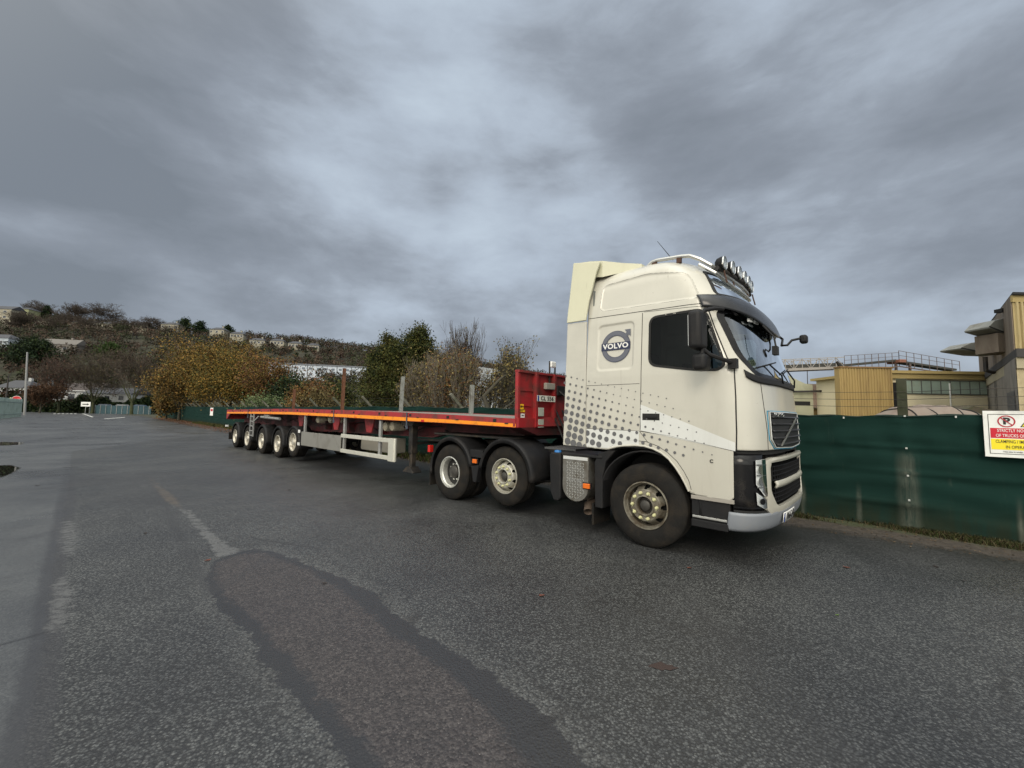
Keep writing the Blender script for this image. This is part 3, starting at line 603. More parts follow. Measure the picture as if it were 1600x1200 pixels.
band(1.25,1.31,-.93,.93,-.03,2,60).build('front_gap',SEAM,truck,True)
# number plate
pl=MB(); pl.grid(lambda u,v:Pf(.60+u*.52,.47+v*.115,.034),list(np.linspace(0,1,8)),[0,1]); pn=pl.build('number_plate',WHITE,truck,True,solid=.006)
pl=MB(); pl.grid(lambda u,v:Pf(.605+u*.04,.475+v*.105,.037),[0,1],[0,1]); pl.build('blue_band',BLUE,pn)
text('146-C-41',.115,frameM(Pf(.885,.528,.039),Pf(1.1,.5)-Pf(.65,.5),(0,0,1)),pn,BLACKT,bold=.003,sx=.85)
# ---- entry step box between arch and bumper
stp=MB(); stp.box((.595,.03,.40),(1.02,.45,.74)); st=stp.build('step_box',BLK,truck,bevel=.01)
stp=MB(); stp.box((.60,.0,.70),(1.065,.03,.745)); stp.build('sill_trim',mat('grey_sill',(.28,.26,.23),.5),truck,bevel=.004)
MB().box((.615,-.005,.49),(.99,.20,.515)).build('step_tread',ALU,st,bevel=.004)
stp=MB()
for i in range(5): stp.box((.64+i*.07,.0,.5155),(.675+i*.07,.19,.521))
stp.build('step_slot',SEAM,st)
MB().box((.60,-.002,.385),(1.0,.03,.47)).build('step_edge',BLK,st,bevel=.008)
# inner arch liner
al=MB(); arc=[(math.cos(a)*.66+.03,math.sin(a)*.62+.58) for a in np.linspace(-.1,math.pi+.15,22)]
al.grid(lambda i,v:(arc[int(i)][0],.02+v*.62,arc[int(i)][1]),list(range(22)),[0,1]); al.build('arch_liner',BLK,truck,True,solid=.02)
ins=MB(); ins.add([(x,.64,z) for x,z in arc],[tuple(range(22))]); ins.build('arch_inner_wall',SEAM,truck)
fp=MB(); fp.prism([(-.72,.38),(-.60,.38),(-.60,.80),(-.55,1.02),(-.40,1.19),(-.52,1.185),(-.68,1.12),(-.73,1.0)],.01,.5,lambda a,b,w:(a,w,b)); fp.build('rear_arch_guard',BLK,truck,bevel=.012)
MB().box((-.80,.06,.12),(-.77,.52,.42)).build('mud_flap',RUB,truck)
# under-cab dark mass: engine, floor
en=MB(); en.box((-.85,.66,.55),(1.25,1.84,1.22)); en.box((.95,.25,.40),(1.28,2.25,.60)); en.build('engine',STEEL,truck,bevel=.02)
MB().box((-.84,.05,1.24),(1.02,2.45,1.29)).build('cab_floor',INT,truck)
# interior
it=MB(); it.box((.95,.15,1.35),(1.22,2.35,2.02)); it.box((.88,.25,1.95),(1.12,2.2,2.10)); it.build('dashboard',INT,truck,bevel=.04)
for y in (.32,1.62):
    sb=MB(); sb.box((-.05,y,1.45),(.45,y+.52,1.68)); sb.box((-.18,y,1.62),(-.02,y+.52,2.32)); sb.box((-.17,y+.12,2.34),(-.06,y+.40,2.56)); sb.build('seat',mat('seat_cloth',(.05,.05,.055),.9),truck,bevel=.05)
sw=MB(); a_=Vector((.45,0,.89)).normalized(); 
pts=[]; cc=Vector((.66,.58,2.02)); u_=Vector((0,1,0)); v_=Vector((.72,0,.70)).normalized()
sw.tube([cc+u_*.22*math.cos(t)+v_*.22*math.sin(t) for t in np.linspace(0,2*math.pi,33)[:-1]],.016,8,False,True)
for t in (0,math.pi,-math.pi/2): sw.bar(cc,cc+u_*.21*math.cos(t)+v_*.21*math.sin(t),.03)
sw.bar(cc,cc+Vector((.3,0,-.3)),.06); sw.build('steering_wheel',INT,truck,True)
MB().box((-.80,.08,1.3),(-.78,2.42,3.5)).build('bunk_wall',INTL,truck)
MB().box((.45,.2,3.02),(.95,2.3,3.10)).build('header_shelf',INTL,truck,bevel=.02)
# ---- mirrors
mm=MB()
def rbox(mb,c,sx_,sy_,sz_,k=.35):
    mb.box((c[0]-sx_/2,c[1]-sy_/2,c[2]-sz_/2),(c[0]+sx_/2,c[1]+sy_/2,c[2]+sz_/2))
mh=MB(); rbox(mh,(.80,-.27,2.645),.15,.25,.44); mo=mh.build('door_mirror',BLK,truck,True,bevel=.05,seg=4)
mh=MB(); rbox(mh,(.83,-.25,2.28),.15,.22,.19); mh.build('wide_angle_mirror',BLK,mo,True,bevel=.045,seg=4)
mh=MB(); mh.box((.7245,-.36,2.47),(.728,-.18,2.82)); mh.build('mirror_glass',CHROME,mo)
mh=MB(); mh.tube([(1.10,.05,2.27),(1.05,-.08,2.30),(.90,-.20,2.37),(.84,-.24,2.44)],.024,8); mh.build('mirror_arm',BLK,mo,True); mh=MB(); mh.tube([(.98,.05,2.93),(.93,-.08,2.92),(.86,-.22,2.88),(.84,-.25,2.84)],.024,8); mh.tube([(.84,-.24,2.44),(.83,-.25,2.36)],.03,8); mh.box((1.04,-.03,2.22),(1.13,.06,2.33)); mh.build('mirror_arm',BLK,mo,True)
mh=MB(); mh.v=[];rbox(mh,(.80,2.77,2.645),.15,.25,.44); m2=mh.build('door_mirror',BLK,truck,True,bevel=.05,seg=4)
mh=MB(); mh.tube([(1.10,2.45,2.27),(.90,2.70,2.37),(.84,2.74,2.44)],.024,8); mh.build('mirror_arm',BLK,m2,True); mh=MB(); mh.tube([(.98,2.45,2.93),(.86,2.72,2.88)],.024,8); mh.build('mirror_arm',BLK,m2,True)
fm=MB(); fm.tube([Pin(-.12,2.88,.03),Pin(-.2,2.76,.10),(1.30,1.50,2.66),(1.36,1.54,2.665),(1.41,1.56,2.73),(1.50,1.62,2.755)],.016,8); f1=fm.build('front_mirror_arm',BLK,truck,True)
fm=MB(); rbox(fm,(1.53,1.66,2.745),.09,.13,.115); fm.build('front_mirror',BLK,f1,True,bevel=.03,seg=4)
wp=MB()
for y in (1.0,1.9): wp.tube([Pf(y,2.10,.02),Pf(y-.12,2.18,.045),Pf(y-.40,2.30,.03)],.010,6); wp.tube([Pf(y-.72,2.235,.02),Pf(y-.40,2.30,.02),Pf(y-.05,2.36,.02)],.009,5)
wp.build('wiper',BLK,truck,True)
mi2=MB(); mi2.tube([(1.28,.55,2.78),(1.40,.50,2.62),(1.42,.48,2.50)],.010,6); mi2.box((1.39,.42,2.40),(1.44,.54,2.50)); mi2.build('kerb_mirror',BLK,truck,True)
# ---- roof bars and lamps
rb=MB(); yl=.36
rail=[(-.08,yl,3.78),(-.02,yl,3.825),(.06,yl,3.835),(.40,yl,3.805),(.50,yl,3.785),(.62,yl+.02,3.715),(.74,yl+.07,3.62),(.80,yl+.20,3.56),(.86,.88,3.51),(.885,1.25,3.50)]
full=rail+[ (x,2.5-y,z) for x,y,z in rail[:-1]][::-1]
rb.tube(full,.026,10); rl=rb.build('roof_rail',ALU,truck,True)
r2=MB(); low=[(.60,.40,3.66),(.78,.46,3.52),(.85,.68,3.44),(.90,.92,3.39),(.925,1.25,3.375)]; r2.tube(low+[(x,2.5-y,z) for x,y,z in low[:-1]][::-1],.024,10); r2.build('lower_tube',ALU,rl,True)
r2=MB(); lb=[(.80,.46,3.54),(.86,.8,3.53),(.90,1.25,3.525)]; lb=lb+[(x,2.5-y,z) for x,y,z in lb[:-1]][::-1]; r2.tube([(x,y,z+.04) for x,y,z in lb],.03,10); r2.build('lamp_bar',STEEL,rl,True)
r2=MB()
for x in (.02,.36): 
    for y in (yl,2.5-yl): MB().box((x-.03,y-.02,3.72),(x+.03,y+.02,3.82)).build('bracket',mat('rusty_bracket',(.06,.03,.02),.8),rl)
for y in (.55,.9,1.6,1.95): MB().tube([(.895,y,3.39),(.87,y,3.50),(.86,y,3.56)],.010,6).build('bracket',mat('rusty_bracket',(.06,.03,.02),.8),rl)
for i in range(6):
    y=.55+i*.24; x=.82+.07*(1-((y-1.25)/.75)**2); LZ=3.655-.006*i
    l=MB(); l.lathe([(0,-.075),(.04,-.07),(.072,-.045),(.086,.0),(.09,.03),(.082,.042)],(0,0,0),28,'x'); l.v=[(a+x,b+y,c+LZ) for a,b,c in l.v]; lo=l.build('roof_lamp',BLK,truck,True)
    l=MB(); l.lathe([(.088,.03),(.094,.04),(.086,.05),(.08,.044)],(x,y,LZ),28,'x'); l.build('lamp_ring',CHROME,lo,True)
    l=MB(); l.lathe([(0,.0),(.045,.012),(.078,.04)],(x,y,LZ),28,'x'); l.build('reflector',REFL,lo,True)
    l=MB(); l.lathe([(0,.058),(.045,.056),(.08,.046)],(x,y,LZ),28,'x'); l.build('lens',LENS,lo,True)
MB().tube([(.22,.5,3.84),(.0,.5,4.17)],[.006,.003],5).build('aerial',BLK,truck)
# ======================= WHEELS =======================
def rimmat(name,col,metal,rough,d=(.10,.075,.045),lo=.42): return mat(name,col,rough,metal,.2,9,.1,60,dirt=d,ds=7,dlo=lo,dhi=lo+.3)
RIMF=rimmat('dirty_rim',(.23,.215,.175),.35,.45,d=(.07,.05,.03),lo=.36); RIMS=rimmat('silver_rim',(.62,.62,.58),.6,.32,lo=.55); RIMC=rimmat('pale_rim',(.52,.49,.42),.45,.40,lo=.50); NUTY=mat('yellow_nut_cap',(.48,.47,.26),.5,0,.2,20); HUBD=mat('hub_grease',(.05,.047,.042),.5,.3,.3,12)
def tyre(R,w,y0,rr=.29):
    mb=MB(); w2=w
    pr=[(rr,.025),(rr+.015,.006),(rr+.05,.0),(R-.10,-.006),(R-.055,.004),(R-.022,.018),(R-.006,.036)]
    # tread with circumferential grooves
    ys=np.linspace(.045,w2-.045,18)
    for i,y in enumerate(ys): pr.append((R-(.012 if i%4==3 else 0),y))
    pr+=[(R-.006,w2-.036),(R-.055,w2-.004),(R-.10,w2+.004),(rr+.05,w2),(rr,w2-.025)]
    mb.lathe([(r,y+y0) for r,y in pr],(0,0,0),72); return mb
def disc_holes(mb,r0,r1,y,holes,rh,rc,prof=None,na=120,nr=7,ecc=1.0):
    rs=np.linspace(r0,r1,nr); idx={}
    def v(i,j):
        i%=na
        if (i,j) not in idx:
            a=2*math.pi*i/na; r=rs[j]; idx[(i,j)]=len(mb.v); yy=y if prof is None else y+float(np.interp(r,prof[0],prof[1])); mb.v.append((r*math.cos(a),yy,r*math.sin(a)))
        return idx[(i,j)]
    for i in range(na):
        for j in range(nr-1):
            a=2*math.pi*(i+.5)/na; r=(rs[j]+rs[j+1])/2; x,z=r*math.cos(a),r*math.sin(a)
            if any((( (x*math.cos(h)+z*math.sin(h)-rc)/ecc)**2+(-x*math.sin(h)+z*math.cos(h))**2)<rh*rh for h in holes): continue
            mb.f.append((v(i,j),v(i,j+1),v(i+1,j+1),v(i+1,j)))
    return mb
def wheel(kind,R=.52,w=.30,parent=None,rm=RIMF):
    t=empty('wheel',parent=parent)
    b=tyre(R,w,0); b.build('tyre',RUB,t,True,angle=50)
    # bead letters as raised ticks on the sidewall
    H8=[2*math.pi*(k+.25)/8 for k in range(8)]; H10=[2*math.pi*(k+.5)/10 for k in range(10)]
    rimb=MB(); rimb.lathe([(.300,.012),(.298,-.004),(.286,-.006),(.280,.012),(.276,.035),(.262,.05),(.258,.12),(.250,.155 if kind!='deep' else .19),(.258,w-.03)],(0,0,0),64)
    if kind=='steer':
        disc_holes(rimb,.12,.262,.03,H8,.034,.236,((.12,.195,.205,.225,.262),(-.03,-.03,-.02,.03,.10)),nr=20)
        rimb.lathe([(.262,.16),(.20,.17)],(0,0,0),48)
        o=rimb.build('rim',rm,t,True); 
        hb=MB(); hb.lathe([(.195,.003),(.190,-.012),(.135,-.014),(.126,-.030),(.118,-.032),(.110,-.02),(.105,.06),(.07,.08)],(0,0,0),48); hb.build('hub',rm,t,True)
        hb=MB(); hb.lathe([(.104,.055),(.072,.04),(.066,-.0),(.05,-.012),(0,-.015)],(0,0,0),32); hb.build('hub_cap',HUBD,t,True)
        nb=MB(); ny=-.014; nr_=.162
    elif kind=='deep':
        disc_holes(rimb,.125,.252,.165,H8,.026,.205,((.125,.16,.252),(.0,.0,.02)),nr=14)
        o=rimb.build('rim',rm,t,True)
        hb=MB(); hb.lathe([(.13,.165),(.125,.10),(.11,.085),(.095,.075),(0,.07)],(0,0,0),40); hb.build('hub',HUBD,t,True); nb=MB(); ny=.165; nr_=.150
    else:
        disc_holes(rimb,.13,.255,.075,H10,.022,.215,((.13,.17,.255),(.0,.0,.05)),nr=14)
        o=rimb.build('rim',rm,t,True)
        hb=MB(); hb.lathe([(.135,.075),(.12,.06),(.10,.02),(.09,.0),(0,-.005)],(0,0,0),40); hb.build('hub',rm,t,True); nb=MB(); ny=.075; nr_=.160
    for k in range(10):
        if kind!='trailer': nb=MB()
        a=2*math.pi*(k+.3)/10; c=(nr_*math.cos(a),0,nr_*math.sin(a))
        nb.lathe([(.022,ny+.004),(.0215,ny-.014),(.0165,ny-.02),(.0155,ny-.034),(0,ny-.04)],c,10)
        if kind=='steer': a2=a+.19*(1 if k%2 else -1); nb.bar((c[0],ny-.013,c[2]),(nr_*math.cos(a2),ny-.011,nr_*math.sin(a2)),.016,.006,up=(0,1,0))
        if kind!='trailer': nb.build('wheel_nut',NUTY if kind=='steer' else rm,t,True)
    if kind=='trailer': nb.build('wheel_nut',rm,t,True)
    bk=MB(); bk.lathe([(.262,w*.5),(0,w*.5)],(0,0,0),32); bk.build('brake_drum',SEAM,t)
    return t
def setw(o,x,y,z,flip=False,rot=0.):
    o.location=(x,y,z); o.rotation_euler=(0,rot,math.pi if flip else 0); return o
wf=wheel('steer',.525,.30,truck); setw(wf,.025,0.0,.525,rot=.2)
c=copy_tree(wf,truck); setw(c,.025,2.5,.525,True)
wm=wheel('steer',.50,.30,truck,mat('bright_steer_rim',(.44,.425,.37),.45,.45,.2,9,dirt=(.16,.10,.04),ds=6,dlo=.5,dhi=.8)); setw(wm,-2.53,.04,.605,rot=.5)
c=copy_tree(wm,truck); setw(c,-2.53,2.46,.605,True)
wd=wheel('deep',.525,.30,truck,RIMS); setw(wd,-3.96,.0,.525,rot=.1)
for y,fl_ in ((2.5,True),): c=copy_tree(wd,truck); setw(c,-3.96,y,.525,fl_)
for y in (.33,1.87): t_=tyre(.525,.30,y-0); ob=t_.build('inner_tyre',RUB,truck,True); ob.location=(-3.96,0,.525)
# fenders of the rear bogie
def fender(cx_,cz_,R,a0,a1,y0,y1,parent,name='mudguard',skirt=.05,k=26,flat=None,m=BLK):
    mb=MB(); A=np.linspace(a0,a1,k); sec=[(R-.075,y0),(R-.02,y0-.004),(R,y0+.02),(R+.004,y0+.06),(R-.008,(y0+y1)/2),(R,y1)]
    def f(i,j):
        r,y=sec[int(j)]; a=A[int(i)]; return (cx_+r*math.cos(a),y,cz_+r*math.sin(a))
    mb.grid(f,list(range(k)),list(range(len(sec)))); return mb.build(name,m,parent,True,solid=.008)
fender(-3.96,.56,.64,math.radians(12),math.radians(192),.0,.62,truck); fender(-2.50,.60,.64,math.radians(-2),math.radians(172),.0,.62,truck)
fender(-3.96,.56,.64,math.radians(12),math.radians(192),1.88,2.5,truck); fender(-2.50,.60,.64,math.radians(-2),math.radians(172),1.88,2.5,truck)
md=MB(); md.prism([(-3.34,.70),(-3.13,.74),(-3.20,.42),(-3.28,.42)],.0,.10,lambda a,b,w:(a,w,b)); md.box((-3.40,.02,.86),(-3.06,.55,1.00)); md.build('mudguard_bridge',BLK,truck,bevel=.01)
for x,m_ in ((-3.22,ORANGEL),(-.84,ORANGEL)):
    l=MB(); z=.80 if x<-2 else .66; l.box((x-.055,-.035,z-.035),(x+.055,-.0,z+.035)); lo=l.build('side_marker',m_,truck,bevel=.008); MB().box((x-.07,-.012,z-.048),(x+.07,.01,z+.048)).build('marker_base',BLK,lo)
l=MB(); l.box((-4.66,-.03,.86),(-4.58,.06,1.0)); l.build('rear_marker',REDL,truck,bevel=.008)
MB().box((-4.63,.02,.20),(-4.60,.60,.60)).build('mud_flap',RUB,truck)
# chassis, fifth wheel, pipes, catwalk
ch=MB(); 
for y in (.78,1.64): ch.box((-4.75,y,.82),(.9,y+.08,1.08))
for x in (-4.7,-3.3,-1.9,-1.0): ch.box((x,.8,.86),(x+.1,1.7,1.04))
for x in (-3.96,-2.53,.025): ch.tube([(x,.2,.53 if x!=-2.53 else .6),(x,2.3,.53 if x!=-2.53 else .6)],.09,12); ch.tube([(x,.9,.55),(x,1.6,.55)],.17,14)
for x in (-3.5,-4.4,-2.1,-3.0): 
    for y in (.7,1.8): ch.tube([(x,y,.5),(x,y,.8)],.11,14)
ch.build('chassis',STEEL,truck,True,bevel=.006)
f5=MB(); f5.prism([(-4.15,.75),(-4.15,1.1),(-3.35,1.0),(-3.1,.8),(-3.1,-.8+2.5),(-3.35,1.5),(-4.15,1.4),(-4.15,1.75)],1.14,1.20,lambda a,b,w:(a,b,w)); f5.box((-3.8,.7,1.0),(-3.4,1.8,1.14)); f5.build('fifth_wheel',STEEL,truck,bevel=.01)
cw_=MB(); cw_.box((-1.9,.35,1.10),(-1.28,2.15,1.13)); cw_.build('catwalk',mat('dull_alu',(.10,.10,.10),.5,.5,.2,8),truck)
hz_=MB()
for i,(y,m_) in enumerate(((1.0,0),(1.2,0),(1.4,0))):
    hz_.tube([(-1.28,y,1.5),(-1.42,y-.1,1.25),(-1.75,y-.05,1.2),(-2.0,y,1.45),(-2.18,y+.02,1.75)],.018,6)
hz_.build('air_hose',BLK,truck,True)
hs=MB(); hs.tube([(-1.28,.9,1.6),(-1.5,.75,1.18),(-1.8,.8,1.16),(-2.15,.95,1.6)],.014,6); hs.build('air_hose',BLK,truck,True)
# battery box (chequer plate), urea tank, exhaust
bx=MB(); prof=[(-1.265,1.06),(-1.265,.62)]+[(-1.045+.22*math.cos(a),.62+.205*math.sin(a)) for a in np.linspace(math.pi,2*math.pi,14)]+[(-.82,.62),(-.82,1.06)]
bx.prism(prof,-.005,.62,lambda a,b,w:(a,w,b)); bo=bx.build('tank_box',mat('dull_chequer_plate',(.20,.195,.18),.42,.6,.3,7,dirt=(.10,.085,.065),ds=5,dlo=.4,dhi=.7),truck,True,bevel=.012)
ck=MB()
for i in range(9):
    for j in range(15):
        x=-1.225+i*.046; z=.47+j*.038
        if (x+1.045)**2+(min(z,.62)-.62)**2>.175**2 or z>.99: continue
        a=.8 if (i+j)%2 else -.8; d=Vector((math.cos(a),0,math.sin(a)))*.016; p=Vector((x,-.0075,z)); ck.bar(p-d,p+d,.010,.005,up=(0,1,0))
ck.build('chequer_tread',ALU,bo); 
MB().box((-1.255,-.012,1.01),(-.83,.0,1.055)).build('lid_strip',mat('bright_strip',(.72,.72,.70),.3,.6),bo,bevel=.003)
text('VOLVO',.07,frameM((-1.045,-.006,.72),(1,0,0),(0,0,1)),bo,mat('embossed_alu',(.30,.30,.29),.5,.7),ext=.003,bold=.002)
MB().box((-1.29,-.0,1.06),(-.60,.66,1.10)).build('box_lid',BLK,truck,bevel=.01)
at_=MB(); at_.prism([(-1.53,1.05),(-1.50,1.09),(-1.32,1.09),(-1.31,1.05),(-1.31,.42),(-1.36,.37),(-1.44,.37),(-1.50,.48)],.0,.60,lambda a,b,w:(a,w,b)); ao=at_.build('urea_tank',BLK,truck,bevel=.02)
l=MB(); l.lathe([(0,1.12),(.05,1.12),(.055,1.10),(.055,1.07)],(-1.42,.08,0),20,'z'); l.build('blue_cap',mat('blue_cap',(.03,.17,.45),.4),ao,True)
ex=MB(); ex.tube([(-1.0,.55,.36),(-.95,.20,.34),(-.90,.12,.27)],.065,14,False); ex.tube([(-1.15,.75,.42),(-1.15,1.6,.42)],.22,18); ex.build('exhaust_pipe',mat('rusty_pipe',(.13,.10,.08),.7,.4,.3,8),truck,True)

# ======================= TRAILER =======================
trailer=empty('flatbed_trailer',tuple(TW(-12,0)),YAW-math.pi/2)
tag(trailer,'long red five axle flatbed trailer with orange edge strip, coupled behind the white tractor unit','trailer')
OX=12.0      # lorry-frame x of the trailer origin is -12
RED=mat('red_trailer_paint',(.30,.018,.022),.45,0,.2,2,.05,60,dirt=(.09,.035,.028),ds=2.6,dlo=.40,dhi=.66); REDD=mat('shaded_red_paint',(.075,.009,.011),.6,0,.4,3,dirt=(.02,.014,.012),ds=2.2,dlo=.38,dhi=.6)  # darker copy of the red puts the shade under the deck into colour
ORS=mat('orange_reflective',(.80,.26,.012),.4,0,.08,6,dirt=(.25,.09,.02),ds=5,dlo=.5,dhi=.8)
DECK=mat('grey_deck_boards',(.20,.185,.165),.8,0,.3,6,.3,30,stretch=(.4,6,1),dirt=(.09,.08,.065),ds=2)
ZT=lambda s: float(np.interp(s,[-20.8,-16,-12.5,-8.5,-6.5,-4,-2.2],[1.655,1.705,1.727,1.700,1.676,1.632,1.585]))
ED=lambda s: float(np.interp(s,[-20.8,-12,-6.5,-2.2],[.18,.20,.20,.148]))
ss=list(np.linspace(-20.8,-2.24,60))
def rail(y0,y1,f0,f1,name,m,par=trailer,bev=0.):
    mb=MB(); n=len(ss); vs=[]
    for s_ in ss:
        for y,z in ((y0,f0(s_)),(y1,f0(s_)),(y1,f1(s_)),(y0,f1(s_))): vs.append((s_+OX,y,z))
    fs_=[(i*4+j,i*4+(j+1)%4,(i+1)*4+(j+1)%4,(i+1)*4+j) for i in range(n-1) for j in range(4)]+[(3,2,1,0),((n-1)*4,(n-1)*4+1,(n-1)*4+2,(n-1)*4+3)]
    mb.add(vs,fs_); return mb.build(name,m,par)
for y0,y1,yo in ((.0,.055,-.004),(2.445,2.5,2.504)):
    r_=rail(y0,y1,lambda s_:ZT(s_)-ED(s_),lambda s_:ZT(s_),'side_rail',RED)
    rail(min(yo,y0 if yo<0 else y1),max(yo,y0 if yo<0 else y1),lambda s_:ZT(s_)-ED(s_)+.008,lambda s_:ZT(s_)-ED(s_)*.56,'orange_strip',ORS)
rail(.056,2.444,lambda s_:ZT(s_)-.05,lambda s_:ZT(s_)-.012,'deck',DECK)
for i in range(14):
    lp_=MB(); hk=MB()
    s_=-19.9+i*1.32; z=ZT(s_); lp_.box((s_+OX-.035,-.010,z-.075),(s_+OX+.035,.0,z-.025)); hk.box((s_+OX+.25,-.012,z-.105),(s_+OX+.33,.0,z-.085))
    lp_.build('lashing_ring',SEAM,trailer); hk.build('rope_hook',STEEL,trailer)
for s_ in (-17.9,-14.6,-11.0,-7.9,-4.9): MB().box((s_+OX-.05,-.018,ZT(s_)-ED(s_)-.0),(s_+OX+.05,-.002,ZT(s_)-ED(s_)+.05)).build('side_marker',REDL if s_==-4.9 else ORANGEL,trailer,bevel=.006)
# main beams and cross members
def beam(y): 
    mb=MB(); ks=[-20.7,-12.2,-10.6,-5.4,-4.6,-2.6]; bt=[.98,.98,1.02,1.10,1.26,1.27]
    for (a,b),(za,zb) in zip(zip(ks[:-1],ks[1:]),zip(bt[:-1],bt[1:])):
        for w,z0,z1 in ((.09,0,.03),(.008,.03,None)):
            x0,x1=a+OX,b+OX
            if z1 is None:
                vs=[(x0,y-.02,za+.02),(x1,y-.02,zb+.02),(x1,y+.02,zb+.02),(x0,y+.02,za+.02),(x0,y-.02,ZT(a)-.1),(x1,y-.02,ZT(b)-.1),(x1,y+.02,ZT(b)-.1),(x0,y+.02,ZT(a)-.1)]
            else: vs=[(x0,y-w,za),(x1,y-w,zb),(x1,y+w,zb),(x0,y+w,za),(x0,y-w,za+.03),(x1,y-w,zb+.03),(x1,y+w,zb+.03),(x0,y+w,za+.03)]
            mb.add(vs,[(3,2,1,0),(4,5,6,7),(0,1,5,4),(1,2,6,5),(2,3,7,6),(3,0,4,7)])
    return mb
for y in (.72,1.78): beam(y).build('main_beam',REDD,trailer)
cm=MB()
for i in range(24): s_=-20.5+i*.77; cm.box((s_+OX,.06,ZT(s_)-.16),(s_+OX+.05,2.44,ZT(s_)-.055))
for s_ in (-11,-9.4,-7.6): cm.box((s_+OX,.5,1.08),(s_+OX+.08,2.0,1.35))
cm.build('cross_member',REDD,trailer)
MB().box((-4.9+OX,.3,1.205),(-2.45+OX,2.2,1.245)).build('coupling_plate',STEEL,trailer,bevel=.01)
# headboard
hb=MB(); X0=-2.20+OX
hb.box((X0-.07,0,1.585),(X0-.03,2.5,2.40)); hbo=hb.build('headboard',RED,trailer,bevel=.006)
rb_=MB()
for y in (.0,.42,.94,1.51,2.03,2.44): rb_.box((X0-.03,y,1.44),(X0+.045 if y not in (0,2.44) else X0+.0,y+.06,2.405))
rb_.box((X0-.08,0,2.37),(X0+.02,2.5,2.41)); rb_.box((X0-.06,0,1.44),(X0+.02,2.5,1.60)); rb_.box((X0-.03,.06,2.06),(X0-.012,.42,2.075)); rb_.box((X0-.03,.06,1.80),(X0-.012,.36,1.806))
rb_.prism([(X0+.02,1.44),(X0+.06,1.46),(X0+.02,1.62)],.45,2.1,lambda a,b,w:(a,w,b)); rb_.build('headboard_rib',RED,hbo,bevel=.006)
ug=MB(); ug.prism([(.05,1.44),(2.45,1.44),(2.1,1.30),(.5,1.30)],X0-.3,X0+.02,lambda a,b,w:(w,a,b)); ug.build('neck_skirt',REDD,trailer)
yst=MB(); yst.add([(X0-.024,.065,1.70),(X0-.024,.205,1.70),(X0-.024,.205,1.745),(X0-.024,.175,1.745),(X0-.024,.175,1.835),(X0-.024,.065,1.835)],[tuple(range(6))]); ys_=yst.build('yellow_sticker',mat('yellow_sticker',(.85,.50,.02),.4),hbo,solid=.003)
l=MB(); l.box((X0-.023,.10,1.78),(X0-.020,.14,1.81)); l.box((X0-.023,.08,1.733),(X0-.020,.19,1.745)); l.box((X0-.023,.08,1.715),(X0-.020,.15,1.722)); l.build('print',BLACKT,ys_)
l=MB(); l.box((X0-.028,.10,1.605),(X0-.022,.20,1.675)); l.build('white_sticker',WHITE,hbo); l=MB(); l.box((X0-.021,.12,1.635),(X0-.0205,.18,1.65)); l.build('print',BLACKT,hbo)
pb=MB(); pb.box((X0+.047,.44,1.895),(X0+.055,.955,2.0)); p2=pb.build('number_plate',mat('plate_white',(.72,.73,.66),.35),trailer,bevel=.003)
MB().box((X0+.055,.445,1.90),(X0+.057,.485,1.995)).build('blue_band',BLUE,p2)
text('CL 556',.10,frameM((X0+.0575,.715,1.947),(0,1,0),(0,0,1)),p2,BLACKT,bold=.002,sx=1.12,space=1.1)
for y,z,s_ in ((.50,1.70,.09),(.50,1.50,.085)): MB().box((X0+.046,y-.02,z-s_*.5-.02),(X0+.054,y+.13,z+s_*.5+.04)).build('coupling_sticker',mat('grey_sticker',(.42,.44,.38),.5),hbo,bevel=.003)
MB().box((X0-.02,.70,2.12),(X0+.05,.96,2.235)).build('document_box',mat('grey_box',(.33,.31,.27),.5),hbo,bevel=.01)
l=MB(); 
for y in (.86,1.02): l.bar((X0-.01,y,2.15),(X0-.01,y,2.645),.022)
br=l.build('lamp_bracket',STEEL,trailer); MB().box((X0-.02,.865,2.53),(X0+.03,1.015,2.645)).build('work_lamp',mat('work_lamp_white',(.85,.85,.83),.2),br,bevel=.02)
l=MB(); l.box((X0+.0,1.00,2.02),(X0+.08,1.35,2.2)); l.tube([(X0+.07,1.05,2.1),(X0+.3,1.1,1.9),(X0+.5,1.1,1.7)],.02,6); l.build('connector_box',BLK,trailer,bevel=.01)
l=MB(); l.box((-2.30+OX,-.006,1.455),(-2.25+OX,.0,1.58)); l.build('rail_end',RED,trailer)
# stanchions standing along the far edge
RUSTY=mat('rusty_steel',(.15,.065,.035),.85,0,.35,8,.2,40,dirt=(.06,.035,.025),ds=6); GREYP=mat('grey_post',(.27,.28,.26),.7,0,.2,8,.2,40,dirt=(.15,.14,.12),ds=6)
for s_,zt_,m_,lean,nm in ((-6.14,2.45,GREYP,.03,'shorter grey stanchion'),(-9.67,2.86,GREYP,.07,'taller grey stanchion'),(-14.0,3.42,RUSTY,.03,'tall rusty stanchion'),(-19.36,2.72,RUSTY,.03,'short rusty stanchion')):
    l=MB(); x=s_+OX; w=.055 if m_ is GREYP else .085
    a=(x,2.42,ZT(s_)-.2); b=(x+lean,2.42,zt_); l.bar(a,b,w*1.2,.016,up=(0,1,0)); 
    for d in (-w*.6,w*.6): l.bar((x+d,2.42,a[2]),(x+lean+d,2.42,zt_),.014,.10,up=(0,1,0))
    o=l.build('stanchion',m_,trailer); o['label']=nm
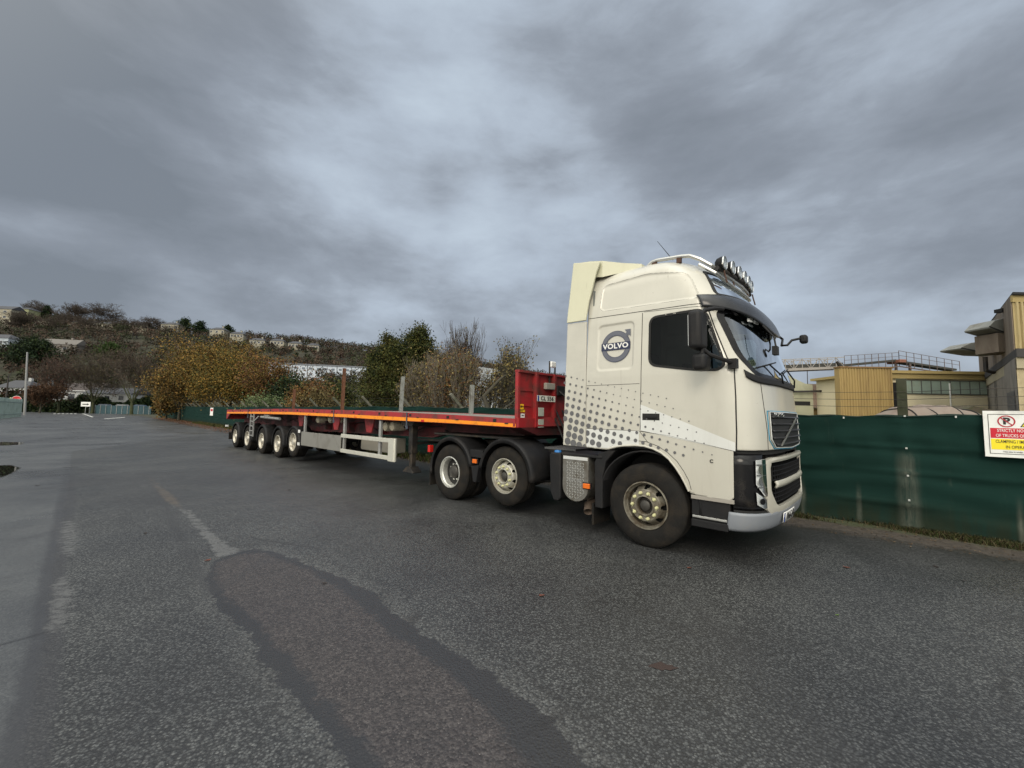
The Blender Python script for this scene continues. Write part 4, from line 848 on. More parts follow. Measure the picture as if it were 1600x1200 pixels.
# side guard, panel and ladder
gd=MB()
for (z0,z1) in ((.955,1.055),(.555,.655)): gd.box((-8.72+OX,-.0,z0),(-6.22+OX,.035,z1))
gd.box((-6.25+OX,-.004,.53),(-6.02+OX,.09,1.06)); gd.tube([(-6.03+OX,.045,.53),(-6.03+OX,.045,1.06)],.045,12); sg=gd.build('side_guard',mat('pale_alloy',(.58,.57,.50),.42,.45,.12,4,dirt=(.33,.31,.26),ds=5,dlo=.5,dhi=.8),trailer,bevel=.008)
gd=MB(); gd.box((-11.55+OX,.01,.57),(-8.74+OX,.04,1.0)); gd.build('side_panel',mat('dull_alloy_panel',(.30,.29,.26),.42,.55,.15,3,dirt=(.18,.17,.15),ds=2),trailer,bevel=.006)
gd=MB(); gd.box((-8.55+OX,.5,.62),(-6.9+OX,.9,1.0)); gd.build('stowage_box',mat('beige_box',(.23,.215,.18),.6),trailer,bevel=.03)
for s_,z0,z1 in ((-11.45,.97,1.52),(-8.66,.55,1.50),(-6.75,.56,1.46)): MB().box((s_+OX-.045,.05,z0),(s_+OX+.045,.11,z1)).build('guard_post',GALV,trailer,bevel=.005)
for z in (1.0,.60):
    gd=MB(); gd.box((-11.78+OX,-.01,z-.045),(-11.62+OX,.0,z+.05)); gd.build('white_reflector',WHITE,trailer)
ld=MB()
for dx in (-.20,.20): ld.bar((-16.80+dx+OX,.0,.60),(-16.80+dx+OX,.0,1.5),.05,.04)
for i in range(5): ld.bar((-17.0+OX,.0,.64+i*.19),(-16.6+OX,.0,.64+i*.19),.04,.035)
ld.bar((-16.6+OX,.02,1.22),(-16.15+OX,.05,1.42),.04); ld.build('ladder',GALV,trailer)
ld=MB(); ld.tube([(-16.0+OX,.1,1.40),(-13.9+OX,.1,1.36)],.05,10); ld.tube([(-15.6+OX,.1,1.46),(-15.0+OX,.1,1.46)],.04,8); ld.build('stowed_bar',GALV,trailer,True)
# air tanks lying across
for s_,y0,z in ((-11.3,.35,1.385),(-10.75,.5,1.40),(-10.2,.6,1.42),(-7.02,.3,1.30),(-6.70,.3,1.315)):
    t_=MB(); t_.lathe([(0,y0),(.06,y0+.012),(.105,y0+.045),(.115,y0+.09),(.115,y0+.7),(.06,y0+.78),(0,y0+.79)],(s_+OX,0,z),24); t_.build('air_tank',mat('grubby_white_tank',(.48,.43,.33),.5,0,.15,4,dirt=(.22,.18,.12),ds=5),trailer,True)
rq=random.Random(4)
for i in range(9):
    s0=-19+i*1.75; y=.45+.25*rq.random(); z=1.28+.12*rq.random(); hs=MB(); hs.tube([(s0+OX,y,z),(s0+.5+OX,y+.04,z-.10-.12*rq.random()),(s0+1.1+OX,y-.03,z-.04),(s0+1.7+OX,y,z)],.014,5); hs.build('brake_hose',BLK,trailer,True)
for s0,y in ((-13.0,.40),(-10.0,.30),(-8.1,.34)):
    MB().prism([(s0+OX,1.50),(s0+.55+OX,1.50),(s0+.40+OX,1.12),(s0+.15+OX,1.12)],y,y+.03,lambda a,b,w:(a,w,b)).build('gusset',RED,trailer)
for s0 in (-17.4,-9.2,-5.5):
    st_=MB(); st_.bar((s0+OX,-.012,ZT(s0)+.002),(s0+OX,-.012,ZT(s0)-.30),.045,.006,up=(0,1,0)); st_.bar((s0+OX,-.014,ZT(s0)-.28),(s0+.03+OX,-.014,ZT(s0)-.36),.05,.03,up=(0,1,0)); st_.build('load_strap',mat('faded_blue_strap',(.05,.06,.08),.8),trailer)
# landing legs
for y in (.34,1.96):
    lg_=MB(); s_=-5.86 if y<1 else -5.86; x=s_+OX; lg_.box((x-.075,y,.72),(x+.075,y+.15,1.42)); lg_.box((x-.055,y+.02,.36),(x+.055,y+.13,.75)); lg_.prism([(x-.21,.285),(x+.21,.285),(x+.21,.31),(x+.07,.42),(x-.07,.42),(x-.21,.31)],y-.04,y+.19,lambda a,b,w:(a,w,b)); lg_.bar((x+.02,y+.1,1.32),(x-.6,y+.35,.95),.03); lg_.build('landing_leg',STEEL,trailer,bevel=.008)
lg_=MB(); lg_.bar((-5.86+OX,.4,.95),(-5.86+OX,2.1,.95),.06); lg_.prism([(-6.1+OX,1.47),(-5.5+OX,1.47),(-5.6+OX,1.36),(-6.0+OX,1.36)],.2,2.3,lambda a,b,w:(a,w,b)); lg_.bar((-6.3+OX,.75,1.02),(-5.2+OX,.75,1.04),.05); lg_.build('leg_brace',STEEL,trailer)
# axles, suspension, wheels, mudguards
tw=wheel('trailer',.49,.37,trailer,RIMC)
WX=[(-19.2,.49),(-17.37,.49),(-15.5,.49),(-13.70,.49),(-12.24,.63)]
for i,(s_,z) in enumerate(WX):
    o=tw if i==0 else copy_tree(tw,trailer); setw(o,s_+OX,0,z,rot=i*.7); c=copy_tree(tw,trailer); setw(c,s_+OX,2.5,z,True)
    fender(s_+OX,z+.02 if i<4 else .55,.60,math.radians(-12),math.radians(190),.0,.44,trailer,k=20); fender(s_+OX,z+.02 if i<4 else .55,.60,math.radians(-12),math.radians(190),2.06,2.5,trailer,k=20)
    a_x=MB(); a_x.tube([(s_+OX,.3,z),(s_+OX,2.2,z)],.075,12)
    for y in (.72,1.78): a_x.bar((s_+OX,y,z),(s_+OX+.5,y,.92),.09,.12); a_x.tube([(s_+OX-.3,y,z+.02),(s_+OX-.3,y,.98)],.12,14)
    a_x.build('axle',STEEL,trailer,True)
tl=MB(); tl.box((-20.86+OX,0,1.22),(-20.80+OX,2.5,1.655)); tl.prism([(-20.80+OX,1.48),(-20.3+OX,1.48),(-20.80+OX,1.22)],.0,.06,lambda a,b,w:(a,w,b)); tl.build('tail_plate',RED,trailer,bevel=.01)
MB().box((-20.75+OX,.2,.50),(-20.65+OX,2.3,.62)).build('rear_bumper',STEEL,trailer,bevel=.01)
MB().box((-20.3+OX,.01,.30),(-20.27+OX,.42,.62)).build('mud_flap',RUB,trailer)
MB().box((-20.9+OX,-.02,.86),(-20.80+OX,.10,.94)).build('outline_lamp',mat('lamp_white',(.8,.8,.78),.2),trailer,bevel=.01)
# ======================= FENCE =======================
FS=[9.5,5,1,-5,-12,-22,-34,-48,-66,-85,-108]; FY=[4.05,3.95,3.85,3.95,4.15,4.5,5.0,5.5,6.2,6.8,7.6]
fyl=lambda s: float(np.interp(-s,[-x for x in FS],FY)); fht=lambda s: float(np.interp(-s,[-9.5,-1,12,34,60,108],[1.80,1.78,1.93,1.95,2.0,2.3]))
fence=empty('screened_fence',tuple(TW(0,3.9)),YAW-math.pi/2); tag(fence,'long wire fence clad in dark green windbreak netting, running behind the lorry and trailer','fence')
def netting():
    m=bpy.data.materials.new('green_netting'); m.use_nodes=True; nt=m.node_tree; nt.nodes.clear(); q=N(nt); P_=q.n('TexCoord').outputs['Object']
    w=q.n('TexWave',wave_type='BANDS',bands_direction='Z',i={'Vector':P_,'Scale':46.,'Distortion':1.2}).outputs['Fac']
    st=q.noise(q.n('Mapping',i={0:P_,3:(.6,1,7)}).outputs[0],2.2,6,.65,.4); dv=q.noise(q.n('Mapping',i={0:P_,3:(7,7,.5)}).outputs[0],1.1,6,.7)
    c=q.mix(st,(.0055,.0195,.0165),(.0100,.0320,.0275)); c=q.mix(q.m('MULTIPLY',w,.18),c,(.016,.045,.034)); c=q.mix(q.mr(dv,.58,.80,0.,.40),c,(.055,.07,.058))
    sp=q.noise(P_,55,3,.7); c=q.mix(q.m('MULTIPLY',q.mr(sp,.74,.78),.6),c,(.22,.27,.23)); z=q.n('SeparateXYZ',i={0:P_}).outputs[2]
    c=q.mix(q.m('MULTIPLY',q.mr(z,.05,.55,1.,0.),q.mr(dv,.3,.6,.2,.75)),c,(.018,.021,.012)); X_=q.n('SeparateXYZ',i={0:P_}).outputs[0]
    for s0,w0 in ((2.50,.17),(1.15,.05),(3.6,.05),(1.9,.05),(-1.2,.12)): c=q.mix(q.m('MULTIPLY',q.m('MULTIPLY',q.mr(q.m('ABSOLUTE',q.m('SUBTRACT',X_,s0)),0.,w0,1.,0.),q.mr(z,.25,1.05 if w0>.1 else .7,1.,0.) if w0<.1 else q.mr(z,1.0,1.25,1.,0.)),q.mr(dv,.30,.65,.05,.75)),c,(.11,.115,.095))
    b=q.n('BsdfPrincipled',i={'Base Color':c,'Roughness':.85,'Specular IOR Level':.06,'Normal':q.n('Bump',i={'Strength':.35,'Distance':.01,'Height':q.m('ADD',w,st)}).outputs[0]})
    nt.links.new(b.outputs[0],q.n('OutputMaterial').inputs[0]); return m
NET=netting(); POSTS=[6.2-3.0*i if i<3 else None for i in range(3)]
posts=[5.7,2.48,-1.2,-5.0]+[-8.7-3.35*i for i in range(30)]
fx=list(np.concatenate([np.arange(9.5,-6,-.06),np.arange(-6,-30,-.25),np.arange(-30,-108,-.8)]))
nz=44
def drap(s,v):
    y=fyl(s)-3.9; h=fht(s)-.05*abs(math.sin(s*.85)); 
    pull=min(abs(s-p) for p in posts)
    y-=.035*math.exp(-(pull/.10)**2)*(v<.97)     # pressed over the posts
    for zz,am,ph in ((.80,.030,0),(1.22,.028,1.4),(.38,.02,2.2)):   # creases along the wires
        z_=v*h; zc=zz+.03*math.sin(s*1.1+ph)+.05*math.sin(s*.35+ph); d_=(z_-zc); y-=1.25*am*math.exp(-(d_/.03)**2)*(.6+.4*math.sin(s*2.7+ph)); y+=am*.8*math.exp(-((d_+.07)/.07)**2)*(.6+.4*math.sin(s*1.7+ph))
    y+=.030*math.sin(s*1.7+v*2.2)*math.sin(v*3.14)+.011*math.sin(s*17+math.sin(v*9)*2)*v*v+.010*math.sin(v*31+2*math.sin(s*2.1))+.014*math.sin(s*6.1+v*7)*v*(1-v)*3+.025*math.sin(v*9+s*.6)*v*(1-v)
    y-=.06*(1-v)**6
    return (s,y,v*h+.01+.012*math.sin(s*9)*(v>.97))
mb=MB(); mb.grid(drap,fx,list(np.linspace(0,1,nz))); mb.build('netting',NET,fence,True,angle=80)
CONC=mat('mossy_concrete',(.14,.135,.11),.9,0,.25,5,.4,30,dirt=(.045,.055,.025),ds=3,dlo=.4,dhi=.7)
wi=MB()
for z in (1.9,2.02,2.14): wi.tube([(s,fyl(s)-3.9+.06-(z-1.85)*.5*(s<-6),z+.02*math.sin(s*2)+(.0 if s>-6 else (fht(s)-1.8))) for s in list(np.arange(9,-40,-.8))],.0035,4,False)
wi.build('strand_wire',STEEL,fence)
for s in posts:
    if s>6: continue
    y=fyl(s)-3.9+.10; h=fht(s)
    pb=MB()
    if s>-3: 
        t_=2.34 if s>0 and s<4 else 1.75; pb.box((s-.062,y-.02,0),(s+.062,y+.10,t_)); 
    else:
        pb.box((s-.06,y-.0,0),(s+.06,y+.12,h)); a=Vector((s,y+.06,h-.02)); pb.bar(a,a+Vector((-.10,-.42,.46)),.11,.10)
    pb.build('post',CONC if s<-3 else mat('mossy_post',(.045,.048,.030),.95,0,.3,6,.4,30,dirt=(.02,.026,.010),ds=4),fence,bevel=.01)
# ties and loose stitching where the netting is fixed to the wires
tie=MAT_T=mat('pale_cable_tie',(.45,.47,.45),.5); rr=random.Random(5)
for s in posts[:4]:
    for z in (.45,.82,1.24,1.74):
        p=drap(s+.02,min(.99,z/fht(s))); MB().box((p[0]-.012,p[1]-.03,z-.012),(p[0]+.012,p[1]-.004,z+.012)).build('cable_tie',tie,fence)
for s in (4.35,3.05,1.75,.6,-.5,-2.4): 
    p=drap(s,.985); MB().box((p[0]-.01,p[1]-.02,p[2]-.03),(p[0]+.01,p[1]-.004,p[2]+.0)).build('cable_tie',tie,fence)
hm_=MB(); hm_.tube([tuple(np.array(drap(s,.995))+[0,-.004,-.004]) for s in np.arange(9.4,-40,-.3)],.010,5,False); hm_.build('top_rope',mat('green_rope',(.012,.03,.024),.8),fence)
# parking sign
sgn=empty('no_parking_sign',tuple(TW(3.31,3.84,1.18)),YAW-math.pi/2); tag(sgn,'white warning board with red and yellow bands wired to the green netting at the right','sign')
Wd,Hd=.66,.645
mb=MB(); mb.box((0,-.006,0),(Wd,.0,Hd)); mb.build('board',mat('sign_white',(.74,.75,.73),.35,0,.05,3,dirt=(.5,.5,.47),ds=4),sgn,bevel=.002)
mb=MB(); e=.022; y=-.0085
for a,b in (((.045,.045),(Wd-.045,.052)),((.045,Hd-.052),(Wd-.045,Hd-.045)),((.045,.045),(.052,Hd-.045)),((Wd-.052,.045),(Wd-.045,Hd-.045))): mb.box((a[0],y,a[1]),(b[0],-.006,b[1]))
mb.build('printed_border',BLACKT,sgn)
MB().box((.062,-.0075,.265),(Wd-.062,-.006,.405)).build('red_band',mat('sign_red',(.50,.008,.025),.4),sgn); MB().box((.062,-.0075,.105),(Wd-.062,-.006,.255)).build('yellow_band',mat('sign_yellow',(.80,.66,.02),.4),sgn)
fm_=lambda x,z: frameM((x,-.0085,z),(1,0,0),(0,0,1))
text('STRICTLY NO PARKING',.060,fm_(Wd/2,.370),sgn,WHITE,bold=.0003,sx=.64); text('OF TRUCKS OR TRAILERS',.060,fm_(Wd/2,.300),sgn,WHITE,bold=.0003,sx=.64)
text('CLAMPING / IMPOUNDING',.060,fm_(Wd/2,.217),sgn,BLACKT,bold=.0002,sx=.62); text('IN OPERATION',.060,fm_(Wd/2,.143),sgn,BLACKT,bold=.0002,sx=.66)
text('This site is under control',.026,fm_(.30,.078),sgn,BLACKT,sx=1.)
SR=mat('sign_red_ring',(.38,.015,.03),.4)
def annul(cx,cz,r0,r1,y,name,m,par,k=40):
    mb=MB()
    for i in range(k):
        a,b=2*math.pi*i/k,2*math.pi*(i+1)/k; mb.add([(cx+r*math.cos(t),y,cz+r*math.sin(t)) for r,t in ((r0,a),(r1,a),(r1,b),(r0,b))],[(0,1,2,3)])
    return mb.build(name,m,par)
text('P',.125,fm_(.215,.500),sgn,BLACKT,bold=.006); annul(.215,.500,.068,.082,-.0105,'prohibition_ring',SR,sgn)
MB().bar((.215-.052,-.011,.552),(.215+.052,-.011,.448),.012,.002,up=(0,1,0)).build('prohibition_bar',SR,sgn)
mb=MB(); mb.add([(.335,-.0085,.425),(.525,-.0085,.425),(.43,-.0085,.585)],[(0,1,2)]); mb.build('triangle_edge',BLACKT,sgn); mb=MB(); mb.add([(.352,-.0095,.434),(.508,-.0095,.434),(.43,-.0095,.567)],[(0,1,2)]); tr_=mb.build('yellow_triangle',mat('sign_yellow',(0,0,0)),sgn)
text('!',.10,fm_(.43,.49),sgn,BLACKT,bold=.004)
# two small notices on the fence further down
for px,py,lab,h in ((342,642,'small white and red notice on the far fence just behind the trailer tail',.85),(240,642,'small white notice on the far green fence beneath the orange trees',.7)):
    s0=-52.5 if px==342 else -84
    p=TW(s0,fyl(s0)-.15,1.0 if px==342 else 1.2); o=MB().box((-.2,-.01,0),(.2,.01,h)).build('notice',WHITE,None); o.location=tuple(p); o.rotation_euler=(0,0,YAW-math.pi/2+.5); tag(o,lab,'sign')
    MB().box((-.15,-.014,h*.55),(.15,-.0105,h*.85)).build('print',mat('sign_red_ring',(0,0,0)),o)
# ======================= VEGETATION =======================
def tubes(segs,k):          # segs: (n,8) p0,p1,r0,r1
    s_=np.asarray(segs); p0,p1,r0,r1=s_[:,:3],s_[:,3:6],s_[:,6],s_[:,7]; d=p1-p0; d/=np.linalg.norm(d,axis=1)[:,None]+1e-9
    u=np.cross(d,[.31,.17,.93]); u/=np.linalg.norm(u,axis=1)[:,None]+1e-9; w=np.cross(d,u); t=2*np.pi*np.arange(k)/k
    rg=u[:,None]*np.cos(t)[None,:,None]+w[:,None]*np.sin(t)[None,:,None]
    A=p0[:,None]+rg*r0[:,None,None]; B=p1[:,None]+rg*r1[:,None,None]; V_=np.concatenate([A,B],1).reshape(-1,3)
    b=(np.arange(len(s_))*2*k)[:,None,None]; j=np.arange(k); F_=np.stack([j,(j+1)%k,k+(j+1)%k,k+j],-1)[None]+b
    return V_,F_.reshape(-1,4)
def leaves(c,n,spread,size,r,flat=.0,asp=.55):
    c=np.asarray(c); pts=np.repeat(c,n,0)+r.normal(0,1,(len(c)*n,3))*spread; m=len(pts)
    a=r.normal(0,1,(m,3)); a/=np.linalg.norm(a,axis=1)[:,None]; b=np.cross(a,r.normal(0,1,(m,3))); b/=np.linalg.norm(b,axis=1)[:,None]
    sz=size*r.uniform(.55,1.3,(m,1)); a*=sz; b*=sz*asp
    V_=np.stack([pts-a,pts-b*1.0,pts+a,pts+b],1).reshape(-1,3); F_=np.arange(m*4).reshape(-1,4); return V_,F_,pts
def grow(r,h,spread=.8,trunk=.25,depth=5,r0=.18,up=.35,nb=3,stems=1,crook=.25,lenf=.72):
    segs=[[] for _ in range(depth+1)]; tips=[]
    def br(p,d,L,rad,lv):
        k=3 if lv<2 else 2
        for i in range(k):
            d2=d+r.normal(0,crook*.5,3); d2[2]+=up*.12; d2/=np.linalg.norm(d2); q_=p+d2*L/k; r2=rad*(.86 if i<k-1 else .72); segs[lv].append((*p,*q_,rad,r2)); p,d,rad=q_,d2,r2
            if lv>0 and lv<depth and i<k-1 and r.random()<.7:
                dd=d+r.normal(0,spread,3); dd[2]+=up*.4; dd/=np.linalg.norm(dd); br(p,dd,L*lenf*.8,rad*.55,lv+1)
        if lv>=depth: tips.append(p); return
        if lv>=depth-1: tips.append(p)
        for i in range(nb if lv else nb+2):
            a=2*math.pi*(i+r.random()*.6)/(nb if lv else nb+2); s_=spread*(.75+.5*r.random()); side=np.array([math.cos(a),math.sin(a),0]); dd=d*1.0+side*s_+[0,0,up*.5]; dd/=np.linalg.norm(dd); br(p,dd,L*lenf*(.8+.4*r.random()),rad*.62,lv+1)
    for s_ in range(stems):
        d=np.array([0,0,1.])+(r.normal(0,.25,3)*[1,1,0] if stems>1 else 0); br(np.array([r.normal(0,.12)*(stems>1),r.normal(0,.12)*(stems>1),-.1]),d/np.linalg.norm(d),h*trunk,r0,0)
    return segs,np.array(tips)
def bark(name,c): return mat(name,c,.95,0,.3,6)
LEAFM=mat('foliage',(1,1,1),.75,0,.25,1.2,tint=True,spec=.15)
TWIG=bark('twig_bark',(.055,.043,.033)); BARK=bark('trunk_bark',(.055,.050,.036)); BARKG=bark('mossy_bark',(.05,.055,.025)); PALEB=bark('pale_bark',(.15,.13,.10))
def plant(name,label,cat,loc,h,w,cols=None,n=5,lsize=.16,lspread=.35,seed=0,depth=5,spread=.8,stems=1,r0=.2,trunk=.25,up=.35,group=None,nb=3,bk=BARK,tw=TWIG,squash=None,crook=.25,rot=None,lean=None,asp=.55,tm=1.):
    r=np.random.default_rng(seed); segs,tips=grow(r,1.,spread,trunk,depth,r0/h,up,nb,stems,crook)
    allp=np.concatenate([np.array(s_)[:,3:6] for s_ in segs if len(s_)]); hh=np.percentile(allp[:,2],99.7); ww=np.percentile(np.hypot(allp[:,0],allp[:,1]),97)
    sc=np.array([w/2/ww,w/2/ww,h/hh])
    root=empty(name,tuple(loc)); tag(root,label,cat,group)
    def tf(a): a=np.array(a); a[:,:3]*=sc; a[:,3:6]*=sc; a[:,6:]*=h; return a
    def shift(v): 
        if lean is not None: v=v+np.outer(v[:,2],lean)
        return v
    lo=[tf(s_) for s_ in segs[:2] if len(s_)]; hi=[tf(s_) for s_ in segs[2:] if len(s_)]
    V_,F_=tubes(np.concatenate(lo),7); link('trunk',fastmesh('trunk',shift(V_),F_,smooth=True),bk,root)
    hs=np.concatenate(hi); hs[:,6:]=np.maximum(hs[:,6:],.00066*h*tm); V_,F_=tubes(hs,3); mi=np.zeros(len(F_)); T_=np.ones((len(V_),3))
    if cols is not None:
        V2,F2,pt=leaves(tips*sc,n,lspread,lsize,r,asp=asp); nc=len(cols); cl=np.array(cols)
        cid=(np.repeat(r.integers(0,nc,len(tips)),n)+ (r.random(len(pt))<.35)*r.integers(0,nc,len(pt)))%nc; tc_=np.repeat(cl[cid]*r.uniform(.7,1.3,(len(pt),1)),4,0)
        F_=np.concatenate([F_,F2+len(V_)]); mi=np.concatenate([mi,np.ones(len(F2))]); V_=np.concatenate([V_,V2]); T_=np.concatenate([T_,tc_])
    link('crown',fastmesh('crown',shift(V_),F_,mi,T_),[tw,LEAFM],root)
    return root
def gp(px,py,Y,z=0): p=at(px,py,Y); return np.array([p[0],p[1],z])
AUT=[(.19,.105,.028),(.16,.095,.030),(.12,.092,.030),(.23,.14,.035),(.10,.066,.028),(.085,.075,.028)]; OLV=[(.10,.085,.022),(.16,.10,.022),(.07,.07,.02),(.22,.13,.025)]; BRN=[(.13,.065,.028),(.10,.055,.03),(.17,.08,.025)]
GRN=[(.030,.040,.012),(.045,.055,.014),(.066,.070,.016),(.016,.026,.010),(.095,.088,.024),(.05,.045,.016)]; DGR=[(.012,.024,.010),(.018,.034,.012),(.008,.016,.008),(.03,.045,.012)]
SC=lambda px,Y: px/646.*Y   # width in metres of a span seen at a distance
ag='autumn trees behind the far fence'
plant('autumn_tree','golden brown autumn tree, leftmost of those overhanging the green fence','tree',gp(282,640,62),10.6,8.6,AUT,16,.13,.6,1,r0=.3,trunk=.16,group=ag)
plant('autumn_tree','tallest orange autumn tree, behind the tail of the trailer','tree',gp(325,640,58),11.6,10.5,AUT+OLV,16,.13,.6,2,r0=.32,trunk=.16,group=ag)
plant('autumn_tree','olive and gold leaved tree in front of the tallest orange one','tree',gp(355,640,50),8.6,9.0,OLV,14,.11,.55,3,r0=.28,trunk=.14,group=ag)
plant('autumn_tree','rusty brown tree just right of the orange trees','tree',gp(410,640,48),8.0,6.8,BRN+OLV[:2],9,.11,.5,4,r0=.22,trunk=.15,group=ag)
plant('autumn_tree','low golden shrub at the left end of the autumn trees','shrub',gp(252,642,66),5.2,3.6,AUT,8,.18,.5,5,r0=.14,trunk=.12,stems=2,depth=4,group=ag)
plant('brown_shrub','bare russet shrub between the rusty tree and the trailer stanchions','shrub',gp(478,640,36),3.9,4.6,BRN,4,.10,.4,6,r0=.10,stems=4,trunk=.2,depth=4)
plant('brown_shrub','thin brown leaved sapling clump beside the green bush','shrub',gp(500,640,34),3.4,3.4,[(.15,.12,.05),(.09,.07,.03)],4,.09,.35,7,r0=.08,stems=4,trunk=.2,depth=4)
plant('green_bush','dark green bush below the long white terrace','shrub',gp(458,640,42),5.0,4.2,DGR+GRN[:1],12,.13,.4,8,r0=.14,trunk=.14,depth=4)
plant('green_bush','mid green bush beside the tall rusty stanchion','shrub',gp(520,640,40),4.3,4.4,GRN,10,.14,.4,9,r0=.14,trunk=.12,stems=2,depth=4)
plant('low_greenery','pale green brambles growing over the fence behind the trailer wheels','shrub',gp(420,641,38),2.6,4.6,[(.10,.14,.06),(.07,.10,.04),(.14,.16,.08)],6,.10,.4,10,r0=.05,stems=5,trunk=.2,depth=4)
plant('orange_sapling','small orange leaved sapling in front of the dark green bush','tree',gp(470,640,35),3.6,2.2,AUT,7,.10,.3,11,r0=.05,trunk=.3,depth=4)
def conifer(name,label,loc,h,w,cols,seed,n=9000,lsize=.11,group=None,bare=.12,tops=None,cat='tree'):
    r=np.random.default_rng(seed); root=empty(name,tuple(loc)); tag(root,label,cat,group)
    segs=[];tips=[]
    tops=tops or [(0,0,1.,1.)]
    for (dx,dy,hf,wf) in tops:
        H_=h*hf; b0=np.array([dx*w*.3,dy*w*.3,-.1]); tp=np.array([dx*w,dy*w,H_]); segs.append((*b0,*(b0+(tp-b0)*.5),.16*h/8,.10*h/8)); segs.append((*(b0+(tp-b0)*.5),*tp,.10*h/8,.015))
        nb_=int(70*wf)
        for i in range(nb_):
            f=bare+(1-bare)*(i+r.random())/nb_; p=b0+(tp-b0)*f; L_=w*.5*wf*(1-f)**.62*r.uniform(.35,1.3)*(1 if f>.18 else .8)+.12; a=r.uniform(0,2*math.pi); d=np.array([math.cos(a),math.sin(a),r.uniform(.05,.55)]); q_=p+d*L_; segs.append((*p,*q_,.03*h/8,.008))
            for t in np.linspace(.35,1.05,6): tips.append(p+d*L_*t+r.normal(0,.12,3)*[1,1,.7])
    V_,F_=tubes(np.array(segs),5); link('trunk',fastmesh('trunk',V_,F_),BARK,root)
    tips=np.array(tips); k=max(4,n//len(tips)); V2,F2,pt=leaves(tips,k,.21*w/4.5,lsize,r,asp=.5); cl=np.array(cols); cid=np.repeat(r.integers(0,len(cols),len(tips)),k)
    link('crown',fastmesh('crown',V2,F2,None,np.repeat(cl[cid]*r.uniform(.65,1.35,(len(pt),1)),4,0)),LEAFM,root); return root
conifer('evergreen_tree','dense dark olive evergreen tree, left one of the pair behind the trailer deck',gp(603,640,28),6.7,4.6,GRN,21,42000,.072,'evergreens behind the trailer',tops=[(0,0,1,1.15),(-.16,.1,.87,1.0),(.14,-.1,.93,1.05)])
conifer('evergreen_tree','taller evergreen tree with a pointed top, right one of the pair behind the trailer deck',gp(650,640,27),7.2,4.2,GRN,22,38000,.072,'evergreens behind the trailer',tops=[(0.03,0,1,1.1),(-.15,.1,.93,.95),(.14,.05,.88,.95)])
YL=[(.17,.13,.05),(.12,.095,.04),(.21,.165,.06),(.09,.085,.035),(.10,.06,.035)]
bg_='part bare shrubs behind the trailer deck'
plant('willow_shrub','bushy yellow leaved willow shrub beside the right evergreen','shrub',gp(675,640,19),4.3,3.0,YL,1,.05,.18,31,r0=.06,tm=2.2,stems=6,trunk=.22,depth=5,spread=.6,up=.7,group=bg_,tw=PALEB,bk=PALEB)
plant('bare_sapling','tall thin leafless sapling rising above the willow shrubs','tree',gp(728,640,21),6.3,2.7,None,0,0,0,32,r0=.06,tm=1.3,stems=3,trunk=.3,depth=5,spread=.42,up=.9,group=bg_,bk=BARK)
plant('willow_shrub','twiggy brown and yellow shrub behind the grey stanchion at mid deck','shrub',gp(706,640,17.5),4.5,2.5,YL+BRN,2,.05,.16,33,tm=2.,r0=.05,stems=7,trunk=.22,depth=4,spread=.55,up=.7,group=bg_,tw=PALEB,bk=PALEB)
plant('willow_shrub','sparse small leaved shrub leaning right towards the red headboard','shrub',gp(752,640,17),4.6,3.0,YL,2,.05,.16,34,tm=2.,r0=.06,stems=4,trunk=.22,depth=4,spread=.6,up=.6,group=bg_,lean=(.28,0,0),tw=BARK)
plant('willow_shrub','open crowned sapling with pale leaves just left of the headboard','shrub',gp(792,640,18),4.8,2.2,YL,2,.05,.16,35,tm=2.,r0=.05,stems=3,trunk=.25,depth=4,spread=.6,up=.7,group=bg_,tw=BARK)
lt=MB(); b0=Vector(tuple(gp(775,640,16))); lt.tube([b0,b0+Vector((-.25,0,1.7)),b0+Vector((-.48,0,2.35)),b0+Vector((.1,.1,3.0)),b0+Vector((.35,.1,3.2))],[.10,.09,.075,.05,.03],8); lt.tube([b0+Vector((.1,0,1.7)),b0+Vector((.7,0,2.2)),b0+Vector((.95,0,2.8))],[.04,.03,.015],6)
tag(lt.build('bent_tree_trunk',BARK,None,True),'dark bent bare trunk leaning over left of the red headboard','tree')
# far left bare trees, conifer, hedges
lg_='bare trees at the end of the road'
plant('bare_tree','reddish bare tree left of the white bungalow gable','tree',gp(88,646,112),16.5,13,[(.09,.045,.035),(.07,.045,.03)],3,.16,.5,41,r0=.45,trunk=.2,group=lg_,bk=BARKG,tm=3.2)
plant('bare_tree','greenish bare tree standing in front of the white bungalow','tree',gp(140,646,114),17.5,14,[(.07,.065,.03),(.075,.055,.035)],3,.15,.5,42,r0=.5,trunk=.2,group=lg_,bk=BARKG,tm=3.2)
plant('bare_tree','broad bare tree with mossy trunk at the right end of the road','tree',gp(208,646,112),17.5,15,[(.085,.055,.04),(.06,.055,.03)],3,.16,.5,43,r0=.55,trunk=.18,group=lg_,bk=BARKG,tm=3.2)
plant('copper_tree','low copper leaved tree beside the tall pole','tree',gp(60,646,108),8.0,8,[(.085,.045,.025),(.065,.04,.025)],6,.2,.5,44,r0=.3,trunk=.2)
conifer('round_conifer','large dark green conifer on the slope above the tall pole',on_hill(48,575,)-[0,0,1],13.5,17,DGR,45,14000,.42,tops=[(0,0,1,1.3),(-.2,0,.86,1.1),(.2,0,.84,1.1),(.05,.2,.95,1.1)])
conifer('round_conifer','small bright green conifer on the slope above the bare trees',on_hill(172,560)-[0,0,1],8,13,[(.03,.055,.012),(.04,.07,.018)],46,6000,.4,tops=[(0,0,1,1.2),(-.2,0,.8,1)])
